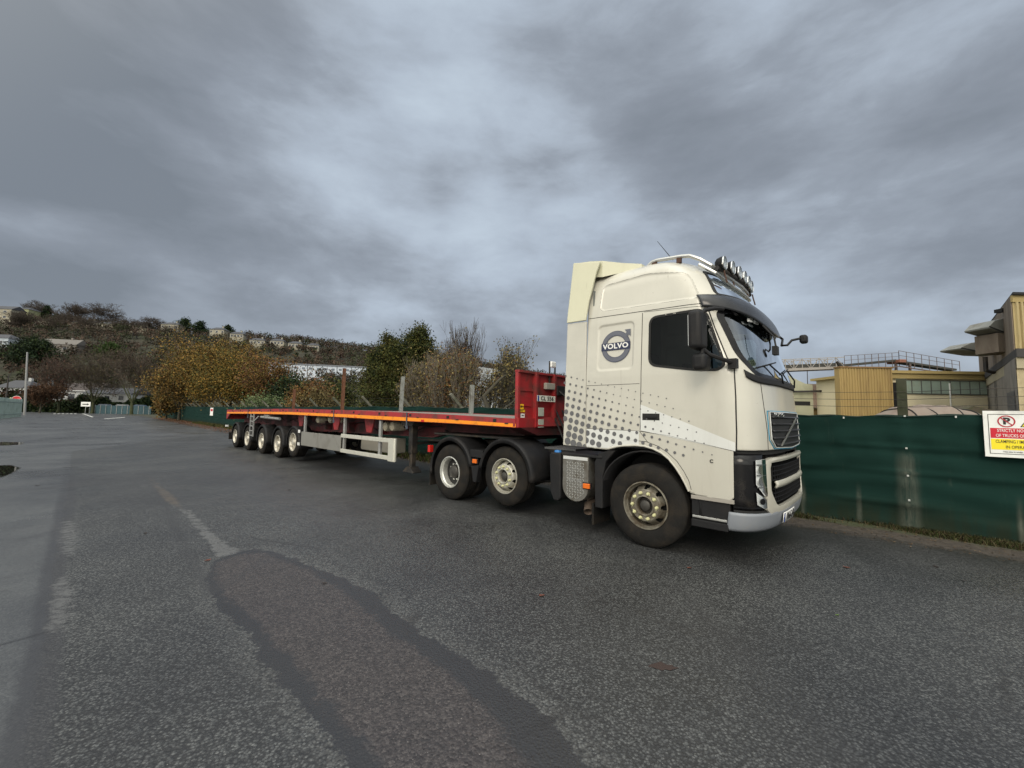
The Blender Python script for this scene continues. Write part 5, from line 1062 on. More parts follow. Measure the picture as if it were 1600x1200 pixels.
def hedge(name,label,x0,x1,Y,h,d,cols,seed,n,ls,kind=None):
    r=np.random.default_rng(seed); P_=np.stack([r.uniform(x0,x1,n),Y+r.uniform(-d/2,d/2,n),h*r.uniform(0,1,n)**.7],-1); P_[:,2]*=(.78+.22*np.sin(P_[:,0]*.35+seed)+.10*np.sin(P_[:,0]*1.3))
    V_,F_,pt=leaves(P_,1,.05,ls,r); me=fastmesh(name,V_,F_,None,np.repeat(np.array(cols)[r.integers(0,len(cols),n)]*r.uniform(.6,1.3,(n,1)),4,0)); o=link(name,me,LEAFM); tag(o,label,'hedge',None,kind); return o
hedge('hedge','dark evergreen hedge closing off the far end of the road',-147,-104,121,5.0,4,DGR+[(.03,.045,.015)],51,22000,.32)
hedge('hedge','lighter green clipped hedge under the white bungalow',-133,-118,125,6.0,2,[(.05,.075,.018),(.035,.055,.015)],52,7000,.30)
hedge('hedge','overgrown brown and green hedge at the far left behind the grey fence',-190,-147,123,6.5,5,[(.04,.03,.02),(.025,.035,.012),(.06,.03,.02)],53,12000,.4)
# ---- the wood on the hill (one mass)
r=np.random.default_rng(60); W_C=[];W_S=[]
WCOL=np.array([(.060,.045,.034),(.075,.052,.038),(.05,.042,.028),(.042,.048,.024),(.030,.036,.016),(.085,.055,.040)])
n=2600; Ys=130+np.sqrt(r.random(n))*182; us_=r.uniform(-1.42,.35,n); Xs=us_*Ys; hz_=hill_z(Xs,Ys); hts=r.uniform(4.5,8.5,n)*np.where(us_>-.72,.9,.8); pxw=800+646*us_; hts=np.where((pxw>360)&(pxw<520)&(Ys>215)&(Ys<270),hts*.55,hts); hts=np.where((pxw<300)&(Ys>235)&(Ys<275),hts*1.25,hts)
Vs=[];Fs=[];Ts=[];base=0
tr=[]
for i in range(n):
    k=int(52+ (Ys[i]<200)*30); R_=hts[i]*.36; d=r.normal(0,1,(k,3)); d/=np.linalg.norm(d,axis=1)[:,None]; d*=r.uniform(.35,1.,(k,1))**.5
    c=np.array([Xs[i],Ys[i],hz_[i]+hts[i]*.62]); pts=c+d*[R_*1.25,R_*1.25,hts[i]*.36]; ci=r.integers(0,len(WCOL)); W_C.append(pts); Ts.append(np.repeat(WCOL[ci][None]*r.uniform(.65,1.35),k,0)); tr.append((Xs[i],Ys[i],hz_[i]-.5,Xs[i],Ys[i],c[2],.22,.10))
pts=np.concatenate(W_C); V_,F_,_=leaves(pts,1,.25,.62,r,asp=.38); T_=np.repeat(np.concatenate(Ts)*r.uniform(.75,1.25,(len(pts),1)),4,0)
V3,F3=tubes(np.array(tr),3); 
me=fastmesh('woodland',np.concatenate([V_,V3]),np.concatenate([F_,F3+len(V_)]),None,np.concatenate([T_,np.full((len(V3),3),.05)])); tag(link('woodland',me,LEAFM),'bare brownish winter wood covering the hillside','woodland',None,'stuff')
cgp='trees on the hill crest'
for px,py,h,w,lab,sd in ((58,503,15.5,22,'wide bare tree on the crest beside the left cream house',1),(100,512,13,13,'narrow bare tree on the crest between dark pines and the long cream row',2),(122,510,17,17,'bare tree on the crest, left of the two tall ones over the cream row',3),(155,512,18,23,'biggest spreading bare tree on the crest over the cream row',4),(236,521,12.5,19,'round headed bare tree alone on the crest right of the cream row',5),(24,520,15,17,'bare tree just below the lime coloured house on the crest',6),(84,522,14,16,'bare tree rising in front of the cream terrace, left section',7),(132,522,13,16,'bare tree rising in front of the middle cream house with slate roof',8),(186,523,13,15,'bare tree in front of the right end of the cream crest row',9),(208,524,12,13,'small bare tree between the cream crest row and the round headed tree',10),(266,532,12,15,'bare tree left of the broad dark crest pines',11)):
    p=on_hill(px,py); 
    plant('crest_tree',lab,'tree',p-[0,0,1],h,w,None,0,0,0,70+sd,r0=.42,trunk=.22,group=cgp,depth=6 if w>16 else 5,spread=.85,tm=4.6)
for px,py,h,w,lab,sd in ((72,505,13,8,'pointed dark conifer on the crest between bare trees',1),(88,510,9,8,'low dark pine on the crest next to the pointed conifer',2),(288,524,12,16,'broad dark pine on the crest above the orange trees, left half of the pair',3),(312,526,11,14,'dark pine on the crest above the orange trees, right half of the pair',4),(355,527,9,12,'small round pine on the crest left of the detached houses',5)):
    conifer('crest_pine',lab,on_hill(px,py)-[0,0,1],h,w,DGR,80+sd,2600,.55,cgp,bare=.25)
# ======================= BUILDINGS =======================
SLATE=mat('slate_roof',(.05,.052,.060),.7,0,.2,1.); CRW=mat('cream_render',(.26,.245,.195),.85,0,.1,.5,dirt=(.36,.31,.22),ds=.3); WHW=mat('white_render',(.42,.43,.43),.85,0,.1,.5,dirt=(.30,.30,.29),ds=.3); PANE=mat('dark_pane',(.03,.034,.04),.15,0,.2,2); WFR=mat('white_frame',(.5,.5,.5),.5)
def house(name,label,loc,w,d,h,rh,wallm,rot=0.,hip=True,wins=((.2,.28),(.8,.28),(.2,.72),(.8,.72)),ww=1.2,wh=1.1,group=None,chim=True,cat='house',roofm=SLATE):
    root=empty(name,tuple(loc),rot); tag(root,label,cat,group)
    MB().box((-w/2,-d/2,-4),(w/2,d/2,h)).build('wall',wallm,root)
    e=.35; i=w*.28 if hip else 0; rf=MB(); rf.add([(-w/2-e,-d/2-e,h-.05),(w/2+e,-d/2-e,h-.05),(w/2+e,d/2+e,h-.05),(-w/2-e,d/2+e,h-.05),(-w/2-e+i,0,h+rh),(w/2+e-i,0,h+rh)],[(0,1,5,4),(2,3,4,5),(1,2,5),(3,0,4),(3,2,1,0)]); ro=rf.build('roof',roofm,root)
    if chim: MB().box((w*.18,-.4,h+rh*.4),(w*.18+.9,.4,h+rh+.9)).build('chimney',wallm,ro)
    for u,v in wins:
        x=-w/2+u*w; z=v*h; wo=MB().box((x-ww/2-.08,-d/2-.03,z-wh/2-.08),(x+ww/2+.08,-d/2+.0,z+wh/2+.08)).build('window',WFR,root); MB().box((x-ww/2,-d/2-.04,z-wh/2),(x+ww/2,-d/2-.031,z+wh/2)).build('pane',PANE,wo)
    return root
hgp='detached houses along the hill crest'
for (px,py,w,lab,rt) in ((372,531,10.5,'cream hipped roof house, leftmost of the crest row right of the pines',.3),(404,541,12.5,'largest cream hipped roof house in the crest row',.25),(435,542,11.5,'cream house with dark roof, third of the crest row',.2),(463,546,11.5,'cream house with dark roof, fourth of the crest row',.2),(491,549,10,'small cream house at the right end of the crest row',.15)):
    p=on_hill(px,py); p=at(px,py,270); house('detached_house',lab,p,w*.72,6.5,3.5,1.8,CRW,rt,True,((.14,.6),(.38,.6),(.62,.6),(.86,.6)),1.2,1.3,hgp)
p=at(8,504,270); house('crest_house','big cream rendered house with slate roof at the far left of the crest',p,15,9,8.2,2.8,CRW,.1,False,((.25,.35),(.75,.35),(.25,.78),(.75,.78)),1.7,1.3,hgp,False)
p=at(40,503,282); house('crest_house','yellow green rendered house half hidden by the wide bare tree',p,11,9,8,2,mat('lime_render',(.26,.27,.15),.85),.1,True,((.3,.6),(.7,.6)),1.3,1.2,hgp,False)
for px,w,lab,dy in ((88,22,'cream terrace behind the bare crest trees, left section',0),(138,17,'cream house with slate roof under the tall crest trees, middle section',2),(180,18,'cream house with slate roof at the right of the crest trees',4),(222,12,'small pale house with dark roof below the round headed bare tree',6),(270,11,'pale house left of the dark crest pines',5),(343,9,'pale cream house between the dark crest pines',13)):
    p=at(px,512+dy,284); house('crest_house',lab,p,w,7,3.9,2.0,CRW,.12,True,tuple((u,.6) for u in np.linspace(.1,.9,max(3,int(w/4)))),1.2,1.2,hgp)
# long white terrace
tr_=empty('white_terrace',tuple(at(522,592,190)),.28); tag(tr_,'long flat roofed white terrace on the slope behind the tall rusty stanchion','building')
WT=mat('cold_white_render',(.50,.55,.62),.8,0,.06,.5); MB().box((-26,-4,-3),(14,4,5.4)).build('wall',WT,tr_); MB().box((-26.3,-4.4,5.4),(14.3,4.4,5.9)).build('roof',mat('grey_flat_roof',(.16,.17,.19),.8),tr_)
for i in range(13):
    for z in (1.3,3.9):
        x=-24.5+i*3.05; wo=MB().box((x-.75,-4.04,z-.6),(x+.75,-4.0,z+.6)).build('window',WFR,tr_); MB().box((x-.62,-4.06,z-.48),(x+.62,-4.041,z+.48)).build('pane',mat('blue_pane',(.12,.15,.19),.2),wo)
for i in range(6): MB().box((-23+i*6.1,-4.09,-.2),(-22.7+i*6.1,-4.0,5.3)).build('downpipe',mat('grey_pipe',(.12,.13,.14),.6),tr_)
# pale building behind the shrubs, left of the headboard
b_=empty('pale_warehouse',tuple(at(800,645,60)*[1,1,0]),-.12); tag(b_,'pale grey pitched roof building behind the bare shrubs, left of the red headboard','building')
PW=mat('pale_wall',(.40,.43,.46),.8,0,.08,.4)
MB().box((-7,0,0),(20,14,4.6)).build('wall',PW,b_); rf=MB(); rf.prism([(-7.4,4.55),(20.4,4.55),(8,6.8),(-5,8.6)],0-.4,14.4,lambda a,c,w:(a,w,c)); rf.build('roof',mat('grey_sheet_roof',(.26,.28,.30),.6,0,.1,1),b_)
for i in range(8):
    x=-5.5+i*1.9; wo=MB().box((x-.55,-.04,2.4),(x+.55,.0,3.9)).build('window',WFR,b_); MB().box((x-.45,-.06,2.5),(x+.45,-.041,3.8)).build('pane',PANE,wo)
for i,(px,w,lab) in enumerate(((700,2.2,'white van roof parked beyond the fence behind the leafless sapling'),(812,3.4,'white van parked beyond the fence beside the red headboard'),(784,2.6,'silver white car roof beyond the fence under the bent trunk'))):
    p=gp(px,645,30+i*2); v=empty('parked_van',tuple(p),.1); tag(v,lab,'van','vehicles parked beyond the fence')
    bd=MB(); bd.prism([(-w,.3),(w,.3),(w,1.2),(w*.80,1.75),(w*.55,2.05 if w>2.3 else 1.9),(-w*.95,2.12 if w>2.3 else 1.9),(-w,1.9)],-.9,.9,lambda a,c,q_:(a,q_,c)); bd.build('body',mat('van_white',(.62,.64,.66),.35,0,.05,2),v,bevel=.12)
    MB().box((w*.35,-.92,1.3),(w*.78,-.90,1.75)).build('window',PANE,v)
    for x in (-w*.6,w*.6):
        for y in (-.82,.82): MB().lathe([(0,-.1),(.33,-.1),(.33,.1),(0,.1)],(x,y,.33),20).build('wheel',RUB,v)
# bungalow at the end of the road
b_=empty('white_bungalow',tuple(at(130,618,132)),.0); b_.location.z=3.4; tag(b_,'long white bungalow with dark roof behind the bare trees at the end of the road','house')
MB().box((-6.5,-4,-3.4),(8,4,3.4)).build('wall',WHW,b_); rf=MB(); rf.add([(-6.8,-4.4,3.3),(8.3,-4.4,3.3),(8.3,4.4,3.3),(-6.8,4.4,3.3),(-6.8,0,6.0),(8.3,0,6.0)],[(0,1,5,4),(2,3,4,5),(1,2,5),(3,0,4),(3,2,1,0)]); rf.build('roof',mat('brown_tile_roof',(.055,.045,.042),.8),b_); MB().box((-6.5,-4.6,-.5),(-5.6,-3.9,7.2)).build('chimney',WHW,b_); MB().box((-6.8,-4.55,3.2),(8.3,-4.4,3.45)).build('fascia',WFR,b_)
for x,w in ((-3.4,2.6),(.5,2.2),(5.2,3.2)): wo=MB().box((x-w/2-.1,-4.05,.6),(x+w/2+.1,-4.0,2.5)).build('window',WFR,b_); MB().box((x-w/2,-4.07,.7),(x+w/2,-4.051,2.4)).build('pane',PANE,wo)
house('annexe','low white annexe right of the bungalow behind the broad bare tree',tuple(at(185,618,126)*[1,1,0]+[0,0,3.0]),14,7,2.9,1.8,WHW,0,False,((.2,.55),(.5,.55),(.8,.55)),1.5,1.2,None,False)
house('cottage','small white cottage left of the tall pole behind the grey fence',tuple(at(35,615,140)*[1,1,0]+[0,0,5.2]),10,7,2.6,2.6,WHW,.1,True,((.3,.5),(.7,.5)),1.3,1.2,None,True)
house('cottage','pale house on the slope at the left edge above the cottage',tuple(on_hill(5,545)+[0,0,.5]),12,8,4.5,2.4,mat('grey_blue_render',(.34,.38,.42),.8),.1,True,((.3,.5),(.7,.5)),1.8,1.5,None,False)
house('slope_house','grey stone gabled house on the slope between the conifer and the bare trees',tuple(on_hill(100,552)),15,8,4,3,mat('grey_stone',(.17,.155,.14),.9),.2,False,((.3,.5),(.7,.5)),1.4,1.2,None,True,roofm=mat('grey_tile',(.14,.13,.12),.9))
# ---- left edge: grey green palisade, pole, signs
PAL=mat('weathered_palisade',(.17,.23,.23),.55,.1,.15,2,dirt=(.08,.12,.12),ds=1); lf=empty('palisade_fence',tuple(G(0,655)),0); tag(lf,'pale teal palisade fence at the left edge of the road','fence')
A=G(-60,660)-G(0,655); B=np.array([-78.,66.,0])-G(0,655); n=150
mb=MB()
for i in range(n):
    p=A+(B-A)*i/n; dr=(B-A)/np.linalg.norm(B-A); a=Vector(tuple(p)); mb.bar(a,a+Vector((0,0,2.75)),.16,.03,up=tuple(dr)); 
mb.build('pale',PAL,lf); mb=MB()
for z in (.5,2.2): mb.bar(Vector(tuple(A))+Vector((.1,.1,z)),Vector(tuple(B))+Vector((.1,.1,z)),.05,.08)
mb.build('rail',PAL,lf)
c=at(8,640,75)*[1,1,0]; sk=empty('yellow_sacks',tuple(c),.0); tag(sk,'row of pale yellow sacks showing above the palisade fence','sacks','sacks behind the palisade')
for i in range(4): 
    o=MB().lathe([(0,0),(.4,.1),(.45,1.2),(.4,2.9),(0,3.15+.1*(i%2))],(i*1.0-2.2,0,0),12,'z').build('sack',mat('pale_yellow_sack',(.42,.40,.20),.8),sk,True)
def pole(name,label,x,y,h,r_,m,group=None):
    o=MB().tube([(0,0,-.1),(0,0,h*.5),(0,0,h)],[r_,r_*.85,r_*.65],10).build(name,m,None,True); o.location=(x,y,0); tag(o,label,'pole',group); return o
leanp=pole('telegraph_pole','tall pale grey pole standing behind the no entry sign',-93.8,80,12.2,.19,mat('pale_pole',(.24,.24,.235),.8)); leanp.rotation_euler=(0,-.06,0); pole('telegraph_pole','shorter dark pole at the left edge behind the palisade fence',-105,86,8.2,.16,STEEL)
ne=empty('no_entry_sign',(-79.6,66.6,0),.55); tag(ne,'round red no entry sign on a post in front of the palisade fence','sign')
MB().tube([(0,0,0),(0,0,2.6)],.04,8).build('post',GALV,ne); o=MB(); o.lathe([(0,-.02),(.55,-.02),(.55,.02),(0,.02)],(0,-.05,2.75),32); dsc=o.build('disc',mat('sign_red2',(.55,.02,.025),.4),ne); MB().box((-.4,-.085,2.66),(.4,-.071,2.84)).build('white_bar',WHITE,dsc); annul(0,2.75,.50,.55,-.075,'white_rim',WHITE,dsc)
ws_=empty('direction_sign',(-113,110,0),.3); tag(ws_,'small white rectangular sign on a post in the middle of the far road end','sign')
MB().tube([(0,0,0),(0,0,2.3)],.06,8).build('post',GALV,ws_); MB().box((-1.0,-.08,1.9),(1.0,-.03,3.1)).build('board',WHITE,ws_); 
o=MB(); o.box((-.7,-.09,2.35),(.4,-.081,2.6)); o.prism([(.3,2.2),(.75,2.47),(.3,2.75)],-.09,-.081,lambda a,b,w:(a,w,b)); o.build('arrow_print',BLACKT,ws_)
bf=empty('blue_green_fence',(-118,112,0),0); tag(bf,'low blue green sheeted fence across the far road end behind the white sign','fence')
MB().box((1,3,0),(18,3.1,2.3)).build('panel',mat('blue_green_sheet',(.03,.07,.085),.6,0,.4,1),bf)
o=MB()
for i in range(12): o.box((1+i*1.5,2.9,0),(1.1+i*1.5,3.0,2.4))
o.build('rail_post',GALV,bf)
for i,(dx,c_) in enumerate(((4,(.10,.12,.16)),(9,(.20,.21,.22)),(14,(.04,.07,.12)))):
    v=empty('far_car',(-118+dx,116.5,0),.1*i); tag(v,('dark grey','silver','navy blue')[i]+' car parked behind the blue green fence at the road end','car','cars behind the blue green fence')
    MB().prism([(-2.1,.3),(2.1,.3),(2.1,.9),(1.2,1.05),(.7,1.6),(-1.2,1.65),(-2.0,1.1)],-.8,.8,lambda a,b,w:(a,w,b+1.0)).build('body',mat('far_car_paint%d'%i if 0 else ('dark_car','silver_car','blue_car')[i],c_,.35),v,bevel=.08)
    for x in (-1.3,1.3): MB().lathe([(0,-.1),(.32,-.1),(.32,.1),(0,.1)],(x,-.8,1.32),14).build('wheel',RUB,v)
# ---- works buildings on the right
def corr(name,col,axis_='X',sc=3.3,d=(.10,.06,.02)):
    m=bpy.data.materials.new(name); m.use_nodes=True; nt=m.node_tree; nt.nodes.clear(); q=N(nt); P_=q.n('TexCoord').outputs['Object']
    w=q.n('TexWave',wave_type='BANDS',bands_direction=axis_,wave_profile='SIN',i={'Vector':P_,'Scale':sc}).outputs['Fac']; st=q.noise(q.n('Mapping',i={0:P_,3:(3,3,.35)}).outputs[0],1.2,6,.65)
    c=q.mix(q.mr(st,.4,.75),col,d); c=q.mix(q.m('MULTIPLY',q.mr(q.noise(P_,.5,4),.5,.7),.3),c,tuple(x*.6 for x in col))
    b=q.n('BsdfPrincipled',i={'Base Color':c,'Roughness':.7,'Normal':q.n('Bump',i={'Strength':.8,'Distance':.08,'Height':w}).outputs[0]}); nt.links.new(b.outputs[0],q.n('OutputMaterial').inputs[0]); return m
def ribbed(mb,x0,x1,y,z0,z1,p=.32,dpt=.09):
    n_=int((x1-x0)/p); vs=[];xs=[]
    for i in range(n_):
        a=x0+(x1-x0)*i/n_; st=(x1-x0)/n_
        for u,yy in ((0,0),(.42,0),(.5,-dpt),(.92,-dpt)): xs.append((a+u*st,y+yy))
    xs.append((x1,y)); 
    for x,yy in xs: vs+=[(x,yy,z0),(x,yy,z1)]
    return mb.add(vs,[(2*i,2*i+2,2*i+3,2*i+1) for i in range(len(xs)-1)])
MUST=mat('mustard_cladding',(.34,.245,.10),.65,0,.1,1,dirt=(.17,.11,.05),ds=.8,dlo=.45,dhi=.8,stretch=(3,3,.4)); BEIG=mat('beige_blockwork',(.66,.59,.41),.85,0,.1,1.5,dirt=(.42,.36,.24),ds=.7,dlo=.55,dhi=.85,stretch=(1,1,.6)); GREYW=mat('grey_render',(.24,.22,.19),.9,0,.15,1,dirt=(.11,.10,.085),ds=.6)
a=at(1314,640,30); an=empty('clad_annexe',(a[0],30,0),-.03); tag(an,'mustard yellow ribbed metal clad annexe above the green fence','building')
mb=MB(); ribbed(mb,0,3.72,0,0,5.52,.19,.055); mb.add([(0,0,0),(0,0,5.52),(0,.5,5.52),(0,.5,0),(3.72,0,0),(3.72,0,5.52),(3.72,.5,5.52),(3.72,.5,0)],[(0,1,2,3),(7,6,5,4),(1,5,6,2)]); mb.build('wall',MUST,an); MB().box((-.05,-.10,5.50),(3.80,.5,5.60)).build('capping',mat('brown_capping',(.20,.12,.05),.6),an)
a=at(1392,640,31); lb_=empty('long_works_building',(a[0],31,0),-.02); lb_.scale=(.912,.912,.935); tag(lb_,'long beige flat roofed works building with a row of windows','building')
L_=8.3
MB().box((-.3,0,0),(L_,8,5.75)).build('wall',BEIG,lb_); mb=MB(); mb.box((-.9,-.35,5.62),(L_-.0,8,5.85)); mb.box((-.7,-.22,5.22),(L_-.0,-.003,5.60)); rfo=mb.build('roof_edge',mat('ochre_fascia',(.34,.26,.11),.7,0,.1,1),lb_)
MB().box((.2,-.02,0),(.72,-.002,4.9)).build('dark_doorway',BLACKT,lb_)
WG=mat('greenish_glazing',(.27,.34,.29),.3,0,.15,1.2,dirt=(.25,.28,.22),ds=1.5)
for i in range(9):
    x=.95+i*.78
    wo=MB().box((x,-.06,3.98),(x+.78,-.003,5.12)).build('window',mat('grey_window_frame',(.09,.09,.085),.6),lb_); MB().box((x+.05,-.075,4.05),(x+.73,-.062,5.06)).build('pane',WG,wo)
MB().box((.72,-.012,2.25),(L_-.02,-.003,2.4)).build('grey_strip',GREYW,lb_); MB().tube([(4.75,-.1,1.8),(4.75,-.1,4.9)],.05,6).build('downpipe',WHITE,lb_)  # thin grey strip along the wall below the windows
# right building with cowls
a=at(1556,575,24); rbd=empty('vent_building',(a[0],a[1],0),.0); tag(rbd,'tall works building with grey side wall, ribbed yellow upper cladding and two metal roof cowls','building')
# local: +x along front (to the right), side wall recedes to the left-back
c0=np.array([27.95-a[0],-3.2,0]); 
def rb3(px,py,Y): p=at(px,py,Y)-np.array([a[0],a[1],0]); return tuple(p)
cx0=rb3(1586,545,20.5)[0]; fy0=20.5-a[1]; bk0=rb3(1532,577,34)[0]; by0=34-a[1]
def wallq(P0,P1,z0,z1,name,m,off=0.): 
    d=Vector((P1[0]-P0[0],P1[1]-P0[1],0)).normalized(); n_=Vector((-d.y,d.x,0))*off; mb=MB(); mb.add([(P0[0]+n_.x,P0[1]+n_.y,z0),(P1[0]+n_.x,P1[1]+n_.y,z0),(P1[0]+n_.x,P1[1]+n_.y,z1),(P0[0]+n_.x,P0[1]+n_.y,z1)],[(0,1,2,3)]); return mb.build(name,m,rbd)
zl=4.95
mb=MB(); mb.prism([(cx0,fy0),(cx0+9,fy0),(bk0+9,by0),(bk0,by0)],0,zl,lambda a_,b_2,w:(a_,b_2,w)); mb.build('lower_wall',mat('warm_render',(.44,.37,.23),.9,0,.12,1.2,dirt=(.25,.20,.12),ds=.9),rbd)
wallq((bk0,by0),(cx0,fy0),0,zl-.003,'side_wall',GREYW,-.02); 
mb=MB(); e=.25; mb.prism([(cx0-e,fy0-e),(cx0+9,fy0-e),(bk0+9,by0),(bk0-e,by0)],zl,zl+.42,lambda a_,b_2,w:(a_,b_2,w)); mb.build('parapet',mat('dark_parapet',(.045,.042,.04),.8,0,.2,2),rbd)
mb=MB(); mb.prism([(cx0-.12,fy0-.12),(cx0+9,fy0-.12),(bk0+9,by0),(bk0-.12,by0)],zl-.55,zl-.004,lambda a_,b_2,w:(a_,b_2,w)); mb.build('string_course',mat('pale_band',(.36,.32,.22),.85,0,.1,1),rbd)
ux0,uy0=rb3(1581,500,21.3)[0],fy0+.8; ub0=rb3(1529,560,34)[0]; uy1=34-a[1]; zu=8.35
mb=MB(); mb.prism([(ux0,uy0),(ux0+9,uy0),(ub0+9,uy1),(ub0,uy1)],zl+.42,zu,lambda a_,b_2,w:(a_,b_2,w)); mb.build('upper_wall',mat('brown_grey_cladding',(.19,.155,.12),.8,0,.15,1,dirt=(.12,.09,.07),ds=.8,stretch=(2,2,.4)),rbd)
mb=MB(); ribbed(mb,ux0+.05,ux0+4,uy0-.03,zl+.42,zu-.35,.24,.08); mb.build('yellow_cladding',mat('yellow_cladding_paint',(.36,.29,.145),.7,0,.1,1,dirt=(.2,.12,.04),ds=1,stretch=(3,3,.4)),rbd); MB().box((ux0+.0,uy0-.10,zu-.35),(ux0+4,uy0-.002,zu)).build('fascia',mat('ochre_fascia',(0,0,0)),rbd)
mb=MB(); mb.prism([(ux0-.15,uy0-.25),(ux0+9,uy0-.25),(ub0+9,uy1),(ub0-.15,uy1)],zu,zu+.13,lambda a_,b_2,w:(a_,b_2,w)); mb.build('roof',SEAM,rbd)
MB().box((ux0+1.2,uy0-.16,zl+.8),(ux0+3,uy0-.125,zl+1.9)).build('window',WG,rbd)
# doorway in the side wall
def on_side(t): return (bk0+(cx0-bk0)*t,by0+(fy0-by0)*t)
for t0,t1,z0,z1,m_,nm in ((.80,.955,0,3.35,mat('grey_door',(.10,.10,.10),.7),'recessed_door'),(.53,.545,0,4.4,STEEL,'downpipe'),(.28,.30,0,4.4,STEEL,'downpipe')):
    P0,P1=on_side(t0),on_side(t1); wallq(P0,P1,z0,z1,nm,m_,-.04 if 'door' in nm else -.08)
COWL=mat('galvanised_cowl',(.22,.225,.21),.6,.15,.15,2,dirt=(.13,.12,.10),ds=1.5)
def cowl(ctr,w,l,h,tilt,name='roof_cowl'):
    # duct out of the wall with a hood that droops towards its open mouth
    mb=MB(); x,y,z=ctr
    prof=[(0,.0),(0,h*.95),(-l*.35,h*1.15),(-l*.75,h*.95),(-l,h*.45),(-l*.98,h*.32),(-l*.45,.02)]
    mb.prism(prof,-w/2,w/2,lambda a_,b_2,q_:(x+a_,y+q_,z+b_2)); o=mb.build(name,COWL,rbd,bevel=.02)
    mb=MB(); mb.add([(x-l*1.0,y-w/2-.01,z+h*.42),(x-l*.45,y-w/2-.01,z-.01),(x-l*.40,y-w/2-.01,z+.06),(x-l*.97,y-w/2-.01,z+h*.50)],[(0,1,2,3)]); mb.build('dark_rim',SEAM,o)
    return o
def mid(t,z): P0=(ux0+(ub0-ux0)*t,uy0+(uy1-uy0)*t); return (P0[0],P0[1],z)
cowl(mid(.22,6.85),1.3,1.5,.75,0); mb=MB(); c1=mid(.22,5.55); mb.box((c1[0]-.95,c1[1]-.6,5.75),(c1[0]+.4,c1[1]+.6,6.85)); mb.build('duct_box',mat('brown_grey_cladding',(0,0,0)),rbd)
cowl(mid(.46,6.15),1.3,2.9,.72,0); 
mb=MB(); c2=mid(.40,0); mb.tube([(c2[0]-.7,c2[1],5.9),(c2[0]-.7,c2[1],5.0),(c2[0]-.2,c2[1],4.9)],.12,8); mb.build('vent_pipe',STEEL,rbd,True)
MB().box((mid(.16,0)[0]-.28,mid(.16,0)[1]-.2,8.0),(mid(.16,0)[0]+.0,mid(.16,0)[1]+.2,8.2)).build('flood_lamp',SEAM,rbd)
# low buildings left of the annexe
a=at(1290,640,42); sh=empty('brown_roof_shed',(a[0],42,0),-.02); tag(sh,'low works shed with rusty brown sheet roof between the cab and the mustard annexe','building')
MB().box((-6,0,0),(6,8,2.9)).build('wall',BEIG,sh); mb=MB(); mb.add([(-6.3,-.4,2.9),(4.5,-.4,2.9),(4.5,6,5.85),(-6.3,6,5.85),(-6.3,6,2.9),(4.5,6,2.9)],[(0,1,2,3),(1,5,2),(0,3,4)]); mb.build('roof',mat('rusty_sheet_roof',(.115,.075,.048),.85,0,.2,2,.3,10,dirt=(.07,.035,.02),ds=1,stretch=(3,.6,.6)),sh)
mb=MB(); ribbed(mb,-5,-.6,-.05,0,2.75,.2,.05); mb.build('ribbed_panel',MUST,sh); MB().box((-.5,-.10,2.62),(3.2,-.02,2.78)).build('fascia',WHITE,sh)
for x in (.2,1.1,2.0): wo=MB().box((x,-.08,1.6),(x+.75,-.02,2.5)).build('window',WFR,sh); MB().box((x+.07,-.1,1.67),(x+.68,-.081,2.43)).build('pane',PANE,wo)
a=at(1232,640,38); gh=empty('white_gable_shed',(a[0],38,0),0.); tag(gh,'pale cream gable end shed just right of the cab windscreen','building')
mb=MB(); mb.prism([(-6,0),(2.3,0),(2.3,4.9),(1.6,5.0),(-3,7.2),(-6,5.8)],0,9,lambda a_,b_2,w:(a_,w,b_2)); mb.build('wall',mat('pale_cream_sheet',(.36,.36,.26),.8,0,.1,1,dirt=(.26,.26,.18),ds=.6),gh); MB().box((-6,-.03,3.0),(2.0,-.005,3.35)).build('dark_soffit',SEAM,gh)
MB().tube([(-4,-.3,4.1),(1.5,-.3,4.25),(5.5,-.3,4.45),(8.6,-.3,4.4)],.09,8).build('pipe_run',STEEL,gh,True)
# conveyor gantry
gt_=empty('conveyor_gantry',(29.5,44,0),0); tag(gt_,'long steel conveyor gantry with lattice side and handrail crossing above the roofs','gantry')
p0=Vector(tuple(at(1222,586,44)))-Vector((29.5,44,0)); p1=Vector(tuple(at(1320,574,44)))-Vector((29.5,44,0)); p2=Vector(tuple(at(1405,566,44)))-Vector((29.5,44,0)); p3=Vector(tuple(at(1500,580,44)))-Vector((29.5,44,0)); up=Vector((0,0,1.1))
GS=mat('pale_gantry_steel',(.30,.28,.26),.7,.1,.2,2); GD=mat('dark_belt',(.05,.05,.045),.8)
mb=MB(); pa=p0-Vector((6,0,-.2))
for y in (0,1.6):
    o_=Vector((0,y,0)); mb.bar(pa+o_,p1+o_,.16,.26); mb.bar(pa+up+o_,p1+up+o_,.07)
    k=14
    for i in range(k):
        u=pa.lerp(p1,i/k)+o_; v=pa.lerp(p1,(i+1)/k)+o_; mb.bar(u,u+up,.06); mb.bar(u+(up if i%2 else Vector()),v+(Vector() if i%2 else up),.05)
mb.build('truss',GS,gt_); mb=MB(); mb.bar(pa+Vector((0,.8,.32)),p1+Vector((0,.8,.32)),1.2,.45); mb.bar(p1+Vector((0,.8,.25)),p2+Vector((0,.8,.25)),1.0,.22); mb.bar(p2+Vector((0,.8,.2)),p3+Vector((0,.8,.2)),1.0,.2); mb.build('belt',GD,gt_)
mb=MB()
